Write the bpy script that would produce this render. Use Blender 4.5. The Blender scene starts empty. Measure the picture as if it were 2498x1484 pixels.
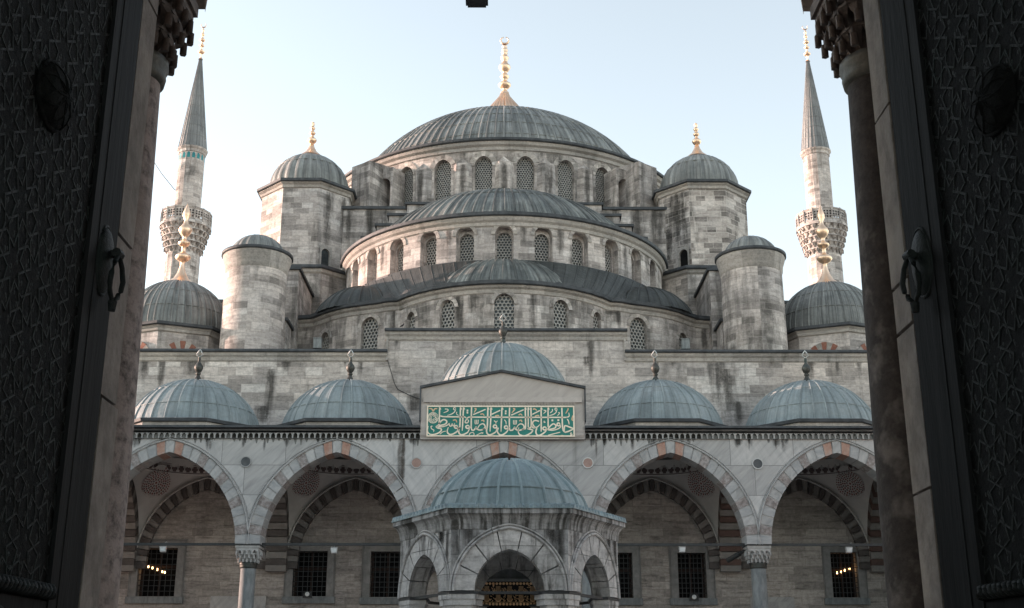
import bpy, math, random
from mathutils import Matrix, Vector
R = math.radians
PI = math.pi
rnd = random.Random(7)
S = bpy.context.scene
COL = S.collection

# ------------------------------------------------------------------ camera
PITCH, YAW, FPX, EZ = 17.9, -0.39, 2950.0, 0.6
cam = bpy.data.cameras.new('Camera')
co = bpy.data.objects.new('Camera', cam)
COL.objects.link(co)
co.location = (0, 0, EZ)
co.rotation_euler = (R(90 + PITCH), 0, R(YAW))
cam.sensor_width = 36
cam.lens = FPX / 2498 * 36
cam.clip_end = 3000
S.camera = co
# ------------------------------------------------------------------ sky, sun, exposure
SUN_EL, SUN_AZ = 10.5, -78.0          # azimuth measured from +Y (into the picture), negative = to the left
w = bpy.data.worlds.new('World')
S.world = w
w.use_nodes = True
sky = w.node_tree.nodes.new('ShaderNodeTexSky')
sky.sky_type = 'NISHITA'
sky.sun_disc = False
sky.sun_elevation = R(SUN_EL)
sky.sun_rotation = R(SUN_AZ)
sky.altitude = 50
sky.air_density = 1.0
sky.dust_density = 0.4
sky.ozone_density = 1.0
bg = w.node_tree.nodes['Background']
bg.inputs['Strength'].default_value = 0.15
hs = w.node_tree.nodes.new('ShaderNodeHueSaturation')
hs.inputs['Saturation'].default_value = 0.52
tn = w.node_tree.nodes.new('ShaderNodeMixRGB')
tn.blend_type = 'MULTIPLY'
tn.inputs[0].default_value = 1.0
tn.inputs[2].default_value = (1.0, 0.985, 0.925, 1)
w.node_tree.links.new(sky.outputs[0], hs.inputs['Color'])
w.node_tree.links.new(hs.outputs[0], tn.inputs[1])
w.node_tree.links.new(tn.outputs[0], bg.inputs['Color'])
sun = bpy.data.lights.new('Sun', 'SUN')
sun.energy = 3.1
sun.angle = R(0.5)
sun.color = (1.0, 0.68, 0.56)
so = bpy.data.objects.new('Sun', sun)
COL.objects.link(so)
sd = Vector((math.sin(R(SUN_AZ)) * math.cos(R(SUN_EL)), math.cos(R(SUN_AZ)) * math.cos(R(SUN_EL)), math.sin(R(SUN_EL))))
so.rotation_euler = sd.to_track_quat('Z', 'Y').to_euler()
so.location = (-60, 40, 60)
S.view_settings.view_transform = 'Standard'
S.view_settings.look = 'None'
S.view_settings.gamma = 1.0
S.view_settings.exposure = 1.75


def at(px, py, Y):
    """point of the depth plane Y seen at pixel (px, py) of the 2498 x 1484 photograph"""
    m = co.rotation_euler.to_matrix()
    d = m @ Vector(((px - 1249) / FPX, (742 - py) / FPX, -1))
    k = Y / d.y
    return d.x * k, EZ + d.z * k


# ------------------------------------------------------------------ materials
def newmat(name):
    m = bpy.data.materials.new(name)
    m.use_nodes = True
    nt = m.node_tree
    return m, nt, nt.nodes['Principled BSDF']


class G:
    """tiny node-graph helper"""
    def __init__(s, nt):
        s.nt = nt

    def n(s, t, ins=None, **kw):
        nd = s.nt.nodes.new('ShaderNode' + t)
        for k, v in kw.items():
            setattr(nd, k, v)
        for k, v in (ins or {}).items():
            if hasattr(v, 'is_linked') or hasattr(v, 'links'):
                s.nt.links.new(v, nd.inputs[k])
            else:
                nd.inputs[k].default_value = v
        return nd

    def math(s, op, a, b=0.0):
        return s.n('Math', {0: a, 1: b}, operation=op).outputs[0]

    def ramp(s, fac, stops, interp='LINEAR'):
        nd = s.n('ValToRGB', {0: fac})
        cr = nd.color_ramp
        cr.interpolation = interp
        while len(cr.elements) < len(stops):
            cr.elements.new(0.5)
        for e, (p, c) in zip(cr.elements, stops):
            e.position = p
            e.color = (*c, 1) if len(c) == 3 else c
        return nd.outputs[0]

    def mix(s, fac, a, b, mode='MIX'):
        nd = s.n('MixRGB', blend_type=mode)
        for i, v in ((0, fac), (1, a), (2, b)):
            if hasattr(v, 'links'):
                s.nt.links.new(v, nd.inputs[i])
            else:
                nd.inputs[i].default_value = v if i == 0 or len(v) == 4 else (*v, 1)
        return nd.outputs[0]

    def noise(s, vec, scale, detail=4, rough=.6, dist=0):
        return s.n('TexNoise', {'Vector': vec, 'Scale': scale, 'Detail': detail, 'Roughness': rough, 'Distortion': dist}).outputs[0]

    def mapping(s, vec, scale, loc=(0, 0, 0), rot=(0, 0, 0)):
        return s.n('Mapping', {'Vector': vec, 'Scale': scale, 'Location': loc, 'Rotation': rot}).outputs[0]


def g3(v):
    return (v, v, v)


def ashlar(name, stops, bw=.95, rh=.36, mortar=.012, mcol=(.30, .28, .26), stain=.75, streak=.5, rough=.9, stain_lo=.56, bump=.35, scol=(.05, .048, .043), sscale=(1.1, .16)):
    m, nt, p = newmat(name)
    g = G(nt)
    uv = g.n('TexCoord').outputs['UV']
    wob = g.n('TexNoise', {'Vector': uv, 'Scale': .8, 'Detail': 3.0}).outputs['Color']
    wv = g.n('VectorMath', {0: uv, 1: g.n('VectorMath', {0: wob, 1: (.07, .05, 0)}, operation='MULTIPLY').outputs[0]}, operation='ADD').outputs[0]
    bk = g.n('TexBrick', {'Vector': wv, 'Color1': (0, 0, 0, 1), 'Color2': (1, 1, 1, 1), 'Mortar': (.5, .5, .5, 1), 'Scale': 1.0, 'Mortar Size': mortar,
                          'Mortar Smooth': .4, 'Bias': 0.0, 'Brick Width': bw, 'Row Height': rh}, offset=.43, squash=.72, squash_frequency=3)
    bcol = bk.outputs['Color']
    tint = g.ramp(bcol, stops)
    # second scale of repair patches
    bk2 = g.n('TexBrick', {'Vector': g.mapping(wv, (1, 1, 1), (.37, .18, 0)), 'Color1': (0, 0, 0, 1), 'Color2': (1, 1, 1, 1), 'Mortar': (.4, .4, .4, 1), 'Scale': 1.0,
                           'Mortar Size': 0.0, 'Brick Width': bw * 2.1, 'Row Height': rh * 2}, offset=.31)
    tint = g.mix(.3, tint, g.ramp(bk2.outputs['Color'], stops))
    big = g.noise(g.mapping(uv, (.16, .2, 1)), 1.0, 4, .65)
    tint = g.mix(1, tint, g.ramp(big, [(.3, (.74, .75, .77)), (.7, (1.14, 1.1, 1.06))]), 'MULTIPLY')
    er = g.noise(g.mapping(uv, (1.1, 7, 1)), 1.0, 6, .74, .5)
    tint = g.mix(streak, tint, g.ramp(er, [(.32, g3(.25)), (.46, g3(.95)), (.68, g3(1.3))]), 'MULTIPLY')
    fine = g.noise(uv, 6, 5, .8)
    tint = g.mix(.65, tint, g.ramp(fine, [(.32, g3(.5)), (.62, g3(1.18))]), 'MULTIPLY')
    st = g.noise(g.mapping(uv, (*sscale, 1)), 1.0, 6, .66, .3)
    st2 = g.noise(uv, 2.4, 5, .75)
    sf = g.math('MULTIPLY', g.ramp(st, [(stain_lo, g3(0)), (stain_lo + .17, g3(1))]), g.ramp(st2, [(.28, g3(.4)), (.52, g3(1))]))
    tint = g.mix(g.math('MULTIPLY', sf, stain), tint, scol)
    mf = g.math('MULTIPLY', bk.outputs['Fac'], g.ramp(g.noise(uv, 1.7, 3), [(.35, g3(.15)), (.65, g3(.9))]))
    tint = g.mix(mf, tint, mcol)
    nt.links.new(tint, p.inputs['Base Color'])
    p.inputs['Roughness'].default_value = rough
    p.inputs['Specular IOR Level'].default_value = .25
    h = g.math('ADD', g.math('MULTIPLY', er, .5), g.math('MULTIPLY', fine, .35))
    h = g.math('SUBTRACT', h, g.math('MULTIPLY', bk.outputs['Fac'], .8))
    h = g.math('ADD', h, g.math('MULTIPLY', bcol, .25))
    b = g.n('Bump', {'Height': h, 'Strength': bump, 'Distance': .05})
    nt.links.new(b.outputs[0], p.inputs['Normal'])
    return m


WARM = [(0, (.20, .184, .176)), (.2, (.325, .299, .286)), (.5, (.485, .444, .423)), (.84, (.575, .53, .507)), (1, (.69, .652, .63))]
M = {}
M['stone'] = ashlar('stone', WARM, stain=.8, stain_lo=.53)
M['stone_patch'] = ashlar('stone_patch', [(0, (.15, .137, .13)), (.3, (.26, .235, .222)), (.5, (.44, .4, .376)), (.75, (.60, .55, .518)), (1, (.68, .635, .605))], bw=.8, rh=.34, mortar=.02, mcol=(.55, .51, .47), stain=.85, stain_lo=.52)
M['stone_stained'] = ashlar('stone_stained', WARM, stain=.72, stain_lo=.45)
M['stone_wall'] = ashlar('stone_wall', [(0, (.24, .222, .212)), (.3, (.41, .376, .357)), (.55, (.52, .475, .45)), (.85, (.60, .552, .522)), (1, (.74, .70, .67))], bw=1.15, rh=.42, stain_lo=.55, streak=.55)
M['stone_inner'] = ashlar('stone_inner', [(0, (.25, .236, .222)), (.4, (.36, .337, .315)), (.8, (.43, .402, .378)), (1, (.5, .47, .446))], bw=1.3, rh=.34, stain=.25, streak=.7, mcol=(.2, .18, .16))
M['stone_cove'] = ashlar('stone_cove', [(0, (.30, .305, .305)), (.5, (.385, .39, .39)), (1, (.45, .45, .445))], bw=1.5, rh=3.0, stain=.97, stain_lo=.4, streak=.42, mcol=(.1, .1, .095), mortar=.01, sscale=(7, .5))
M['stone_grey'] = ashlar('stone_grey', [(0, (.33, .333, .333)), (.5, (.46, .462, .46)), (1, (.56, .556, .55))], bw=1.3, rh=.62, stain=.95, stain_lo=.5, streak=.42, mcol=(.06, .06, .055), mortar=.011, sscale=(3.2, .55))
M['trim'] = ashlar('trim', [(0, (.30, .28, .26)), (.5, (.40, .375, .35)), (1, (.47, .44, .415))], bw=1.6, rh=3.0, stain=.9, stain_lo=.58, mortar=.008, streak=.35)


def marble(name, c0, c1, joints=True, vein=.5, stain=.5):
    m, nt, p = newmat(name)
    g = G(nt)
    uv = g.n('TexCoord').outputs['UV']
    bk = g.n('TexBrick', {'Vector': uv, 'Color1': (0, 0, 0, 1), 'Color2': (1, 1, 1, 1), 'Mortar': (.5, .5, .5, 1), 'Scale': 1.0, 'Mortar Size': .012,
                          'Mortar Smooth': .2, 'Brick Width': 2.6, 'Row Height': 1.22}, offset=.37)
    off = g.n('VectorMath', {0: uv, 1: g.n('VectorMath', {0: bk.outputs['Color'], 1: (19, 37, 5)}, operation='MULTIPLY').outputs[0]}, operation='ADD').outputs[0]
    v1 = g.noise(g.mapping(g.mapping(off, (1, 1, 1), rot=(0, 0, R(-36))), (.4, 2.6, 1)), 1.1, 6, .62, .9)
    v1b = g.noise(g.mapping(g.mapping(off, (1, 1, 1), rot=(0, 0, R(58))), (.4, 2.4, 1)), 1.0, 6, .62, .9)
    v1 = g.mix(g.ramp(bk.outputs['Color'], [(.45, g3(0)), (.55, g3(1))]), v1, v1b)
    v2 = g.noise(g.mapping(g.mapping(off, (1, 1, 1), rot=(0, 0, R(-48))), (.7, 6, 1)), 1.3, 5, .6, .5)
    c = g.mix(g.ramp(v1, [(.3, g3(0)), (.7, g3(1))]), c0, c1)
    c = g.mix(vein, c, g.ramp(v2, [(.3, g3(.6)), (.5, g3(1)), (.72, g3(1.22))]), 'MULTIPLY')
    c = g.mix(.8, c, g.ramp(bk.outputs['Color'], [(0, g3(.78)), (1, g3(1.18))]), 'MULTIPLY')
    st = g.noise(g.mapping(uv, (1.5, .14, 1)), 1.0, 6, .66, .3)
    c = g.mix(g.math('MULTIPLY', g.ramp(st, [(.6, g3(0)), (.78, g3(1))]), stain), c, (.07, .068, .062))
    if joints:
        c = g.mix(g.math('MULTIPLY', bk.outputs['Fac'], .75), c, (.1, .1, .1))
    nt.links.new(c, p.inputs['Base Color'])
    p.inputs['Roughness'].default_value = .62
    p.inputs['Specular IOR Level'].default_value = .35
    b = g.n('Bump', {'Height': g.math('SUBTRACT', g.math('MULTIPLY', g.noise(uv, 9, 5, .7), .4), bk.outputs['Fac'] if joints else 0.0), 'Strength': .25, 'Distance': .03})
    nt.links.new(b.outputs[0], p.inputs['Normal'])
    return m


M['marble'] = marble('marble', (.36, .356, .354), (.48, .465, .452), vein=.5)
M['marble_plain'] = marble('marble_plain', (.30, .30, .30), (.42, .41, .40), joints=False, stain=.25)
M['marble_warm'] = marble('marble_warm', (.40, .36, .335), (.48, .435, .405), joints=False, vein=.25, stain=.1)


def speck(name, a, b, c=None, scale=9, rough=.8, bump=.3, bscale=18, metal=0.0, stretch=(1, 1, 1), spec=.3, lo=.38, hi=.64):
    m, nt, p = newmat(name)
    g = G(nt)
    ob = g.n('TexCoord').outputs['Object']
    ob = g.mapping(ob, stretch)
    n1 = g.noise(ob, scale, 5, .7)
    n2 = g.noise(ob, scale * .22, 4, .65)
    col = g.ramp(n1, [(lo, a), (hi, b)])
    if c:
        col = g.mix(g.ramp(n2, [(.52, g3(0)), (.68, g3(1))]), col, c)
    col = g.mix(.5, col, g.ramp(n2, [(.3, g3(.72)), (.7, g3(1.2))]), 'MULTIPLY')
    nt.links.new(col, p.inputs['Base Color'])
    p.inputs['Roughness'].default_value = rough
    p.inputs['Metallic'].default_value = metal
    p.inputs['Specular IOR Level'].default_value = spec
    bb = g.n('Bump', {'Height': g.noise(ob, bscale, 5, .7), 'Strength': bump, 'Distance': .02})
    nt.links.new(bb.outputs[0], p.inputs['Normal'])
    return m


M['granite'] = speck('granite', (.19, .16, .15), (.38, .35, .34), scale=7, bump=.6, bscale=6)
M['voussoir_marble'] = speck('voussoir_marble', (.30, .305, .31), (.42, .415, .41), scale=1.2, bump=.15, stretch=(1, 1, 3))
M['voussoir_red'] = speck('voussoir_red', (.36, .2, .155), (.42, .29, .235), scale=5, bump=.5, c=(.36, .32, .3))
M['stripe_dark'] = speck('stripe_dark', (.085, .076, .073), (.13, .118, .112), scale=3)
M['stripe_light'] = speck('stripe_light', (.21, .2, .19), (.27, .257, .245), scale=3)
M['stripe_red'] = speck('stripe_red', (.10, .065, .056), (.145, .092, .08), scale=3)
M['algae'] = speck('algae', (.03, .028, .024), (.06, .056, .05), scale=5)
M['algae_run'] = speck('algae_run', (.12, .118, .11), (.2, .198, .19), scale=5)
M['brick_red'] = speck('brick_red', (.22, .09, .065), (.30, .14, .1), scale=5)
M['gold'] = speck('gold', (.86, .60, .42), (.95, .72, .54), scale=2.5, metal=1.0, rough=.42, bump=.12, bscale=5, c=(.78, .52, .36))
M['gold_dull'] = speck('gold_dull', (.8, .5, .26), (.9, .64, .4), scale=14, metal=.0, rough=.45, bump=.2)
M['bronze_dark'] = speck('bronze_dark', (.045, .045, .042), (.09, .09, .083), scale=5, metal=.5, rough=.5, c=(.06, .085, .08))
M['finial_grey'] = speck('finial_grey', (.40, .42, .42), (.55, .57, .57), scale=5, metal=.2, rough=.5)
M['iron'] = speck('iron', (.022, .025, .027), (.04, .043, .045), scale=6, rough=.55, spec=.4)
M['lead_strip'] = speck('lead_strip', (.04, .044, .049), (.075, .08, .088), scale=2.5, rough=.6, bump=.3, bscale=4)
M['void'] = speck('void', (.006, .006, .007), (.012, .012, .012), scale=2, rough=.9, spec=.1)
M['glass'] = speck('glass', (.018, .023, .026), (.05, .06, .066), scale=1.4, rough=.22, spec=.5, bump=.2, bscale=3)
M['lattice'] = speck('lattice', (.27, .26, .245), (.42, .405, .385), scale=5, c=(.2, .195, .18))
M['plaster'] = speck('plaster', (.56, .55, .53), (.64, .62, .6), scale=1.5, bump=.1)
M['paint_dark'] = speck('paint_dark', (.13, .10, .098), (.19, .15, .145), scale=4)
M['paint_red'] = speck('paint_red', (.22, .07, .062), (.28, .10, .09), scale=4)
M['terracotta'] = speck('terracotta', (.30, .2, .17), (.38, .26, .225), scale=3, bump=.1)
M['slate_disc'] = speck('slate_disc', (.07, .075, .08), (.11, .115, .12), scale=3, bump=.1)
M['white_rim'] = speck('white_rim', (.5, .5, .49), (.58, .58, .57), scale=3)
M['sign_green'] = speck('sign_green', (.017, .17, .14), (.025, .205, .17), scale=1.6, rough=.45, bump=.05)
M['sign_gold'] = speck('sign_gold', (.80, .68, .54), (.9, .78, .64), scale=2, rough=.5, bump=.05)
M['sign_ochre'] = speck('sign_ochre', (.66, .42, .26), (.75, .52, .34), scale=2, rough=.5, bump=.05)
M['teal_tile'] = speck('teal_tile', (.015, .16, .18), (.03, .24, .25), scale=2, rough=.3)
M['door_bronze'] = speck('door_bronze', (.014, .0165, .0165), (.034, .041, .040), scale=9, metal=.1, rough=.5, bump=.5, bscale=40, c=(.012, .022, .02), spec=.22)
M['door_back'] = speck('door_back', (.006, .007, .007), (.014, .0165, .016), scale=16, rough=.7, bump=.8, bscale=60, spec=.15, c=(.006, .01, .009))
M['door_wood'] = speck('door_wood', (.007, .008, .0084), (.02, .022, .023), scale=5, rough=.66, bump=.4, bscale=9, stretch=(1, 1, .12), spec=.14)
M['jamb'] = speck('jamb', (.24, .214, .192), (.41, .366, .33), scale=6, bump=.7, bscale=9, c=(.36, .33, .29), stretch=(1, 1, .8))
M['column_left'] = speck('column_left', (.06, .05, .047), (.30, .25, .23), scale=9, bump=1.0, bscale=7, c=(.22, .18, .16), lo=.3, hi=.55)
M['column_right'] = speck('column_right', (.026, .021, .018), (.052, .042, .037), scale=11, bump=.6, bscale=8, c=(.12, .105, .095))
M['capital_stone'] = speck('capital_stone', (.08, .066, .058), (.17, .14, .122), scale=5, bump=.5)
M['collar'] = speck('collar', (.06, .062, .055), (.15, .145, .125), scale=5, metal=.3, rough=.55, c=(.07, .12, .105))
M['column_grey'] = speck('column_grey', (.14, .155, .16), (.23, .245, .25), scale=6, bump=.3, stretch=(1, 1, .35))
M['capital_white'] = speck('capital_white', (.33, .325, .315), (.45, .44, .43), scale=4, bump=.3)
M['frame_grey'] = speck('frame_grey', (.20, .2, .195), (.28, .275, .268), scale=4, bump=.2)
M['casement'] = speck('casement', (.03, .018, .014), (.05, .03, .024), scale=4)
M['floor'] = ashlar('floor', [(0, (.24, .23, .22)), (1, (.36, .35, .33))], bw=1.4, rh=.9, stain=.3)
M['lamp_box'] = speck('lamp_box', (.45, .46, .46), (.55, .56, .56), scale=4, bump=.05, rough=.5)
M['lens'] = speck('lens', (.55, .58, .58), (.7, .72, .72), scale=4, bump=0.0, rough=.2)
M['bird'] = speck('bird', (.02, .02, .022), (.045, .045, .05), scale=30)


def emis(name, col, s):
    m, nt, p = newmat(name)
    p.inputs['Base Color'].default_value = (*col, 1)
    p.inputs['Emission Color'].default_value = (*col, 1)
    p.inputs['Emission Strength'].default_value = s
    return m


M['bulb'] = emis('bulb', (1.0, .58, .25), 3.0)


def stain_mat(name, col, thr):
    m, nt, p = newmat(name)
    g = G(nt)
    uv = g.n('TexCoord').outputs['UV']
    ob = g.n('TexCoord').outputs['Object']
    sx = g.n('SeparateXYZ', {0: uv})
    edge = g.ramp(g.math('ABSOLUTE', sx.outputs[0]), [(.1, g3(1)), (.95, g3(0))])
    fall = g.ramp(sx.outputs[1], [(0, g3(.75)), (.12, g3(1)), (.45, g3(.8)), (1, g3(0))])
    nz = g.ramp(g.noise(g.mapping(ob, (4, 4, .4)), 1.0, 6, .72), [(.32, g3(0)), (.66, g3(1))])
    n2 = g.ramp(g.noise(ob, 2.6, 5, .75), [(.32, g3(0)), (.66, g3(1))])
    a = g.math('MULTIPLY', g.math('MULTIPLY', edge, fall), g.math('ADD', g.math('MULTIPLY', nz, 1.1), g.math('MULTIPLY', n2, .7)))
    al = g.ramp(a, [(thr, g3(0)), (thr + .62, g3(.52))])
    p.inputs['Base Color'].default_value = (*col, 1)
    p.inputs['Roughness'].default_value = .95
    p.inputs['Specular IOR Level'].default_value = .1
    nt.links.new(al, p.inputs['Alpha'])
    return m


M['water_stain'] = stain_mat('water_stain', (.045, .043, .039), .26)
M['water_stain_brown'] = stain_mat('water_stain_brown', (.085, .07, .058), .26)


def lead(name, dark, mid, lite, streak=.7, rough=.55, contrast=1.0):
    """lead sheeting: UV u counts the sheets, v is metres up the dome"""
    m, nt, p = newmat(name)
    g = G(nt)
    uv = g.n('TexCoord').outputs['UV']
    sx = g.n('SeparateXYZ', {0: uv})
    u, v = sx.outputs[0], sx.outputs[1]
    cell = g.n('CombineXYZ', {0: g.math('FLOOR', u), 1: g.math('FLOOR', g.math('MULTIPLY', v, .55)), 2: 0.0}).outputs[0]
    wn = g.n('TexWhiteNoise', {'Vector': cell}, noise_dimensions='3D').outputs[0]
    ob = g.n('TexCoord').outputs['Object']
    n1 = g.noise(ob, .5, 5, .7)
    c = g.ramp(n1, [(.3, dark), (.5, mid), (.72, lite)])
    c = g.mix(.6, c, g.ramp(wn, [(0, g3(.75)), (1, g3(1.2))]), 'MULTIPLY')
    s1 = g.noise(g.mapping(uv, (2.6, .16, 1)), 1.0, 5, .75, .15)
    c = g.mix(streak, c, g.ramp(s1, [(.36, g3(.3)), (.5, g3(1)), (.64, g3(1 + .6 * contrast))]), 'MULTIPLY')
    n2 = g.noise(ob, 7, 5, .75)
    c = g.mix(.5, c, g.ramp(n2, [(.3, g3(.72)), (.7, g3(1.2))]), 'MULTIPLY')
    nt.links.new(c, p.inputs['Base Color'])
    p.inputs['Roughness'].default_value = rough
    p.inputs['Specular IOR Level'].default_value = .4
    b = g.n('Bump', {'Height': g.math('ADD', g.noise(ob, 1.3, 3, .6), g.math('MULTIPLY', wn, .12)), 'Strength': .45, 'Distance': .16})
    nt.links.new(b.outputs[0], p.inputs['Normal'])
    return m


M['lead_main'] = lead('lead_main', (.118, .125, .123), (.18, .187, .183), (.25, .252, .242), .8)
M['lead_semi'] = lead('lead_semi', (.07, .077, .075), (.115, .122, .116), (.2, .2, .186), 1.0, contrast=1.7)
M['lead_roof'] = lead('lead_roof', (.034, .037, .036), (.046, .05, .049), (.07, .074, .071), .6)
M['lead_pale'] = lead('lead_pale', (.165, .195, .205), (.21, .245, .255), (.26, .285, .29), .32)
M['lead_fount'] = lead('lead_fount', (.15, .20, .215), (.185, .245, .26), (.24, .29, .30), .35)
M['lead_spire'] = lead('lead_spire', (.15, .155, .16), (.19, .195, .197), (.24, .24, .24), .45)


# ------------------------------------------------------------------ mesh builder
class MB:
    def __init__(s):
        s.v, s.f, s.uv, s.mi, s.sm = [], [], [], [], []
        s.off = (rnd.uniform(0, 40), rnd.uniform(0, 3))

    def face(s, pts, uvs=None, mi=0, sm=False):
        i = len(s.v)
        s.v += [tuple(p) for p in pts]
        s.f.append(tuple(range(i, i + len(pts))))
        if uvs is None:
            a, b, c = (Vector(pts[k]) for k in (0, 1, 2))
            n = (b - a).cross(c - a)
            ax = max(range(3), key=lambda k: abs(n[k]))
            k1, k2 = ((1, 2), (0, 2), (0, 1))[ax]
            uvs = [(p[k1], p[k2]) for p in pts]
        s.uv += [(u + s.off[0], v + s.off[1]) for u, v in uvs]
        s.mi.append(mi)
        s.sm.append(sm)

    def grid(s, P, U=None, mi=0, sm=True, skip=None):
        """P[i][j] shared-vertex grid"""
        b = len(s.v)
        n, m = len(P), len(P[0])
        for r in P:
            s.v += [tuple(p) for p in r]
        for i in range(n - 1):
            for j in range(m - 1):
                if skip and skip(i, j):
                    continue
                s.f.append((b + i * m + j, b + i * m + j + 1, b + (i + 1) * m + j + 1, b + (i + 1) * m + j))
                q = ((i, j), (i, j + 1), (i + 1, j + 1), (i + 1, j))
                if U:
                    s.uv += [(U[x][y][0] + int(s.off[0]), U[x][y][1]) for x, y in q]
                else:
                    s.uv += [(P[x][y][0] + P[x][y][1], P[x][y][2]) for x, y in q]
                s.mi.append(mi)
                s.sm.append(sm)

    def box(s, x0, x1, y0, y1, z0, z1, mi=0, rot=0, about=None):
        P = [(x, y, z) for x in (x0, x1) for y in (y0, y1) for z in (z0, z1)]
        if rot:
            ax, ay = about or ((x0 + x1) / 2, (y0 + y1) / 2)
            c, sn = math.cos(rot), math.sin(rot)
            P = [(ax + (p[0] - ax) * c - (p[1] - ay) * sn, ay + (p[0] - ax) * sn + (p[1] - ay) * c, p[2]) for p in P]
        for q in ((0, 1, 3, 2), (4, 6, 7, 5), (0, 4, 5, 1), (2, 3, 7, 6), (0, 2, 6, 4), (1, 5, 7, 3)):
            s.face([P[k] for k in q], None, mi)

    def prism(s, poly, z0, z1, mi=0, cap=True):
        n = len(poly)
        u = 0
        for i in range(n):
            a, b = poly[i], poly[(i + 1) % n]
            l = math.dist(a, b)
            s.face([(*a, z0), (*b, z0), (*b, z1), (*a, z1)], [(u, z0), (u + l, z0), (u + l, z1), (u, z1)], mi)
            u += l
        if cap:
            s.face([(*p, z1) for p in poly], None, mi)
            s.face([(*p, z0) for p in poly][::-1], None, mi)

    def lathe(s, prof, c=(0, 0), seg=32, mi=0, a0=0.0, a1=2 * PI, sm=True, nrib=None, lobe=None, ucount=None):
        """prof [(r,z)]; angle 0 faces the camera (-Y)"""
        P, U = [], []
        v = 0
        for k, (r, z) in enumerate(prof):
            if k:
                v += math.dist(prof[k - 1], prof[k])
            row, ur = [], []
            for j in range(seg + 1):
                t = a0 + (a1 - a0) * j / seg
                rr = r
                if lobe:
                    rr = r * (1 + lobe[1] * (abs(math.sin(lobe[0] * t / 2)) - .6))
                row.append((c[0] + rr * math.sin(t), c[1] - rr * math.cos(t), z))
                ur.append((ucount * t / (2 * PI), v) if ucount else (t * max(p[0] for p in prof), v))
            P.append(row)
            U.append(ur)
        s.grid(P, U, mi, sm)

    def tube(s, pts, r, seg=8, mi=0, closed=False):
        pts = [Vector(p) for p in pts]
        n = len(pts)
        P = []
        for i in range(n):
            a = pts[i - 1] if (i or closed) else pts[0]
            b = pts[(i + 1) % n] if (i < n - 1 or closed) else pts[-1]
            t = (b - a).normalized()
            up = Vector((0, 0, 1)) if abs(t.z) < .9 else Vector((0, 1, 0))
            x = t.cross(up).normalized()
            y = x.cross(t)
            rr = r[i] if isinstance(r, (list, tuple)) else r
            P.append([pts[i] + (x * math.cos(2 * PI * k / seg) + y * math.sin(2 * PI * k / seg)) * rr for k in range(seg + 1)])
        if closed:
            P.append(P[0])
        s.grid(P, None, mi)
        if not closed:
            for e in (P[0], P[-1]):
                s.face(e[:-1], None, mi)

    def build(s, name, mats, parent=None, mat=None):
        me = bpy.data.meshes.new(name)
        me.from_pydata(s.v, [], s.f)
        ul = me.uv_layers.new(name='UVMap')
        flat = [c for uv in s.uv for c in uv]
        ul.data.foreach_set('uv', flat)
        me.polygons.foreach_set('material_index', s.mi)
        me.polygons.foreach_set('use_smooth', s.sm)
        for m in (mats if isinstance(mats, (list, tuple)) else [mats]):
            me.materials.append(M[m])
        me.update()
        return link(name, me, parent, mat)


def link(name, me, parent=None, mat=None):
    o = bpy.data.objects.new(name, me)
    COL.objects.link(o)
    if parent is not None:
        o.parent = parent
    if mat is not None:
        o.matrix_local = mat
    return o


def tag(o, label=None, cat=None, group=None, kind=None):
    for k, v in (('label', label), ('category', cat), ('group', group), ('kind', kind)):
        if v:
            o[k] = v
    return o


def thing(name, label, cat, loc=(0, 0, 0), group=None, rz=0):
    o = bpy.data.objects.new(name, None)
    COL.objects.link(o)
    o.location = loc
    o.rotation_euler = (0, 0, rz)
    o.empty_display_size = .3
    return tag(o, label, cat, group)


def kids(o):
    return [c for c in bpy.data.objects if c.parent == o]


def copy_tree(o, parent=None):
    c = o.copy()
    COL.objects.link(c)
    c.parent = parent
    for k in kids(o):
        copy_tree(k, c)
    return c


# ------------------------------------------------------------------ paths, walls, arches
def line_path(p0, p1):
    p0, p1 = Vector(p0), Vector(p1)
    t = (p1 - p0).normalized()

    def f(u):
        p = p0 + t * u
        return p.x, p.y, t.y, -t.x
    f.L = (p1 - p0).length
    return f


def circ_path(c, r):
    def f(u):
        a = u / r
        return c[0] + r * math.sin(a), c[1] - r * math.cos(a), math.sin(a), -math.cos(a)
    return f


def poly_path(pts):
    pts = [Vector(p) for p in pts]
    cum = [0]
    for a, b in zip(pts, pts[1:]):
        cum.append(cum[-1] + (b - a).length)
    nrm = []
    for i in range(len(pts)):
        t = (pts[min(i + 1, len(pts) - 1)] - pts[max(i - 1, 0)]).normalized()
        nrm.append(Vector((t.y, -t.x)))

    def f(u):
        u = min(max(u, 0), cum[-1])
        for i in range(len(pts) - 1):
            if u <= cum[i + 1] or i == len(pts) - 2:
                k = (u - cum[i]) / (cum[i + 1] - cum[i])
                p = pts[i].lerp(pts[i + 1], k)
                n = nrm[i].lerp(nrm[i + 1], k).normalized()
                return p.x, p.y, n.x, n.y
    f.L = cum[-1]
    return f


def arch_z(x, a, r):
    x = min(abs(x), a)
    if r <= 0:
        return 0.0
    if r < a * 1.001:
        return r * math.sqrt(max(0, 1 - (x / a) ** 2))
    c = (r * r - a * a) / (2 * a)
    return math.sqrt(max(0, (a + c) ** 2 - (x + c) ** 2))


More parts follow.
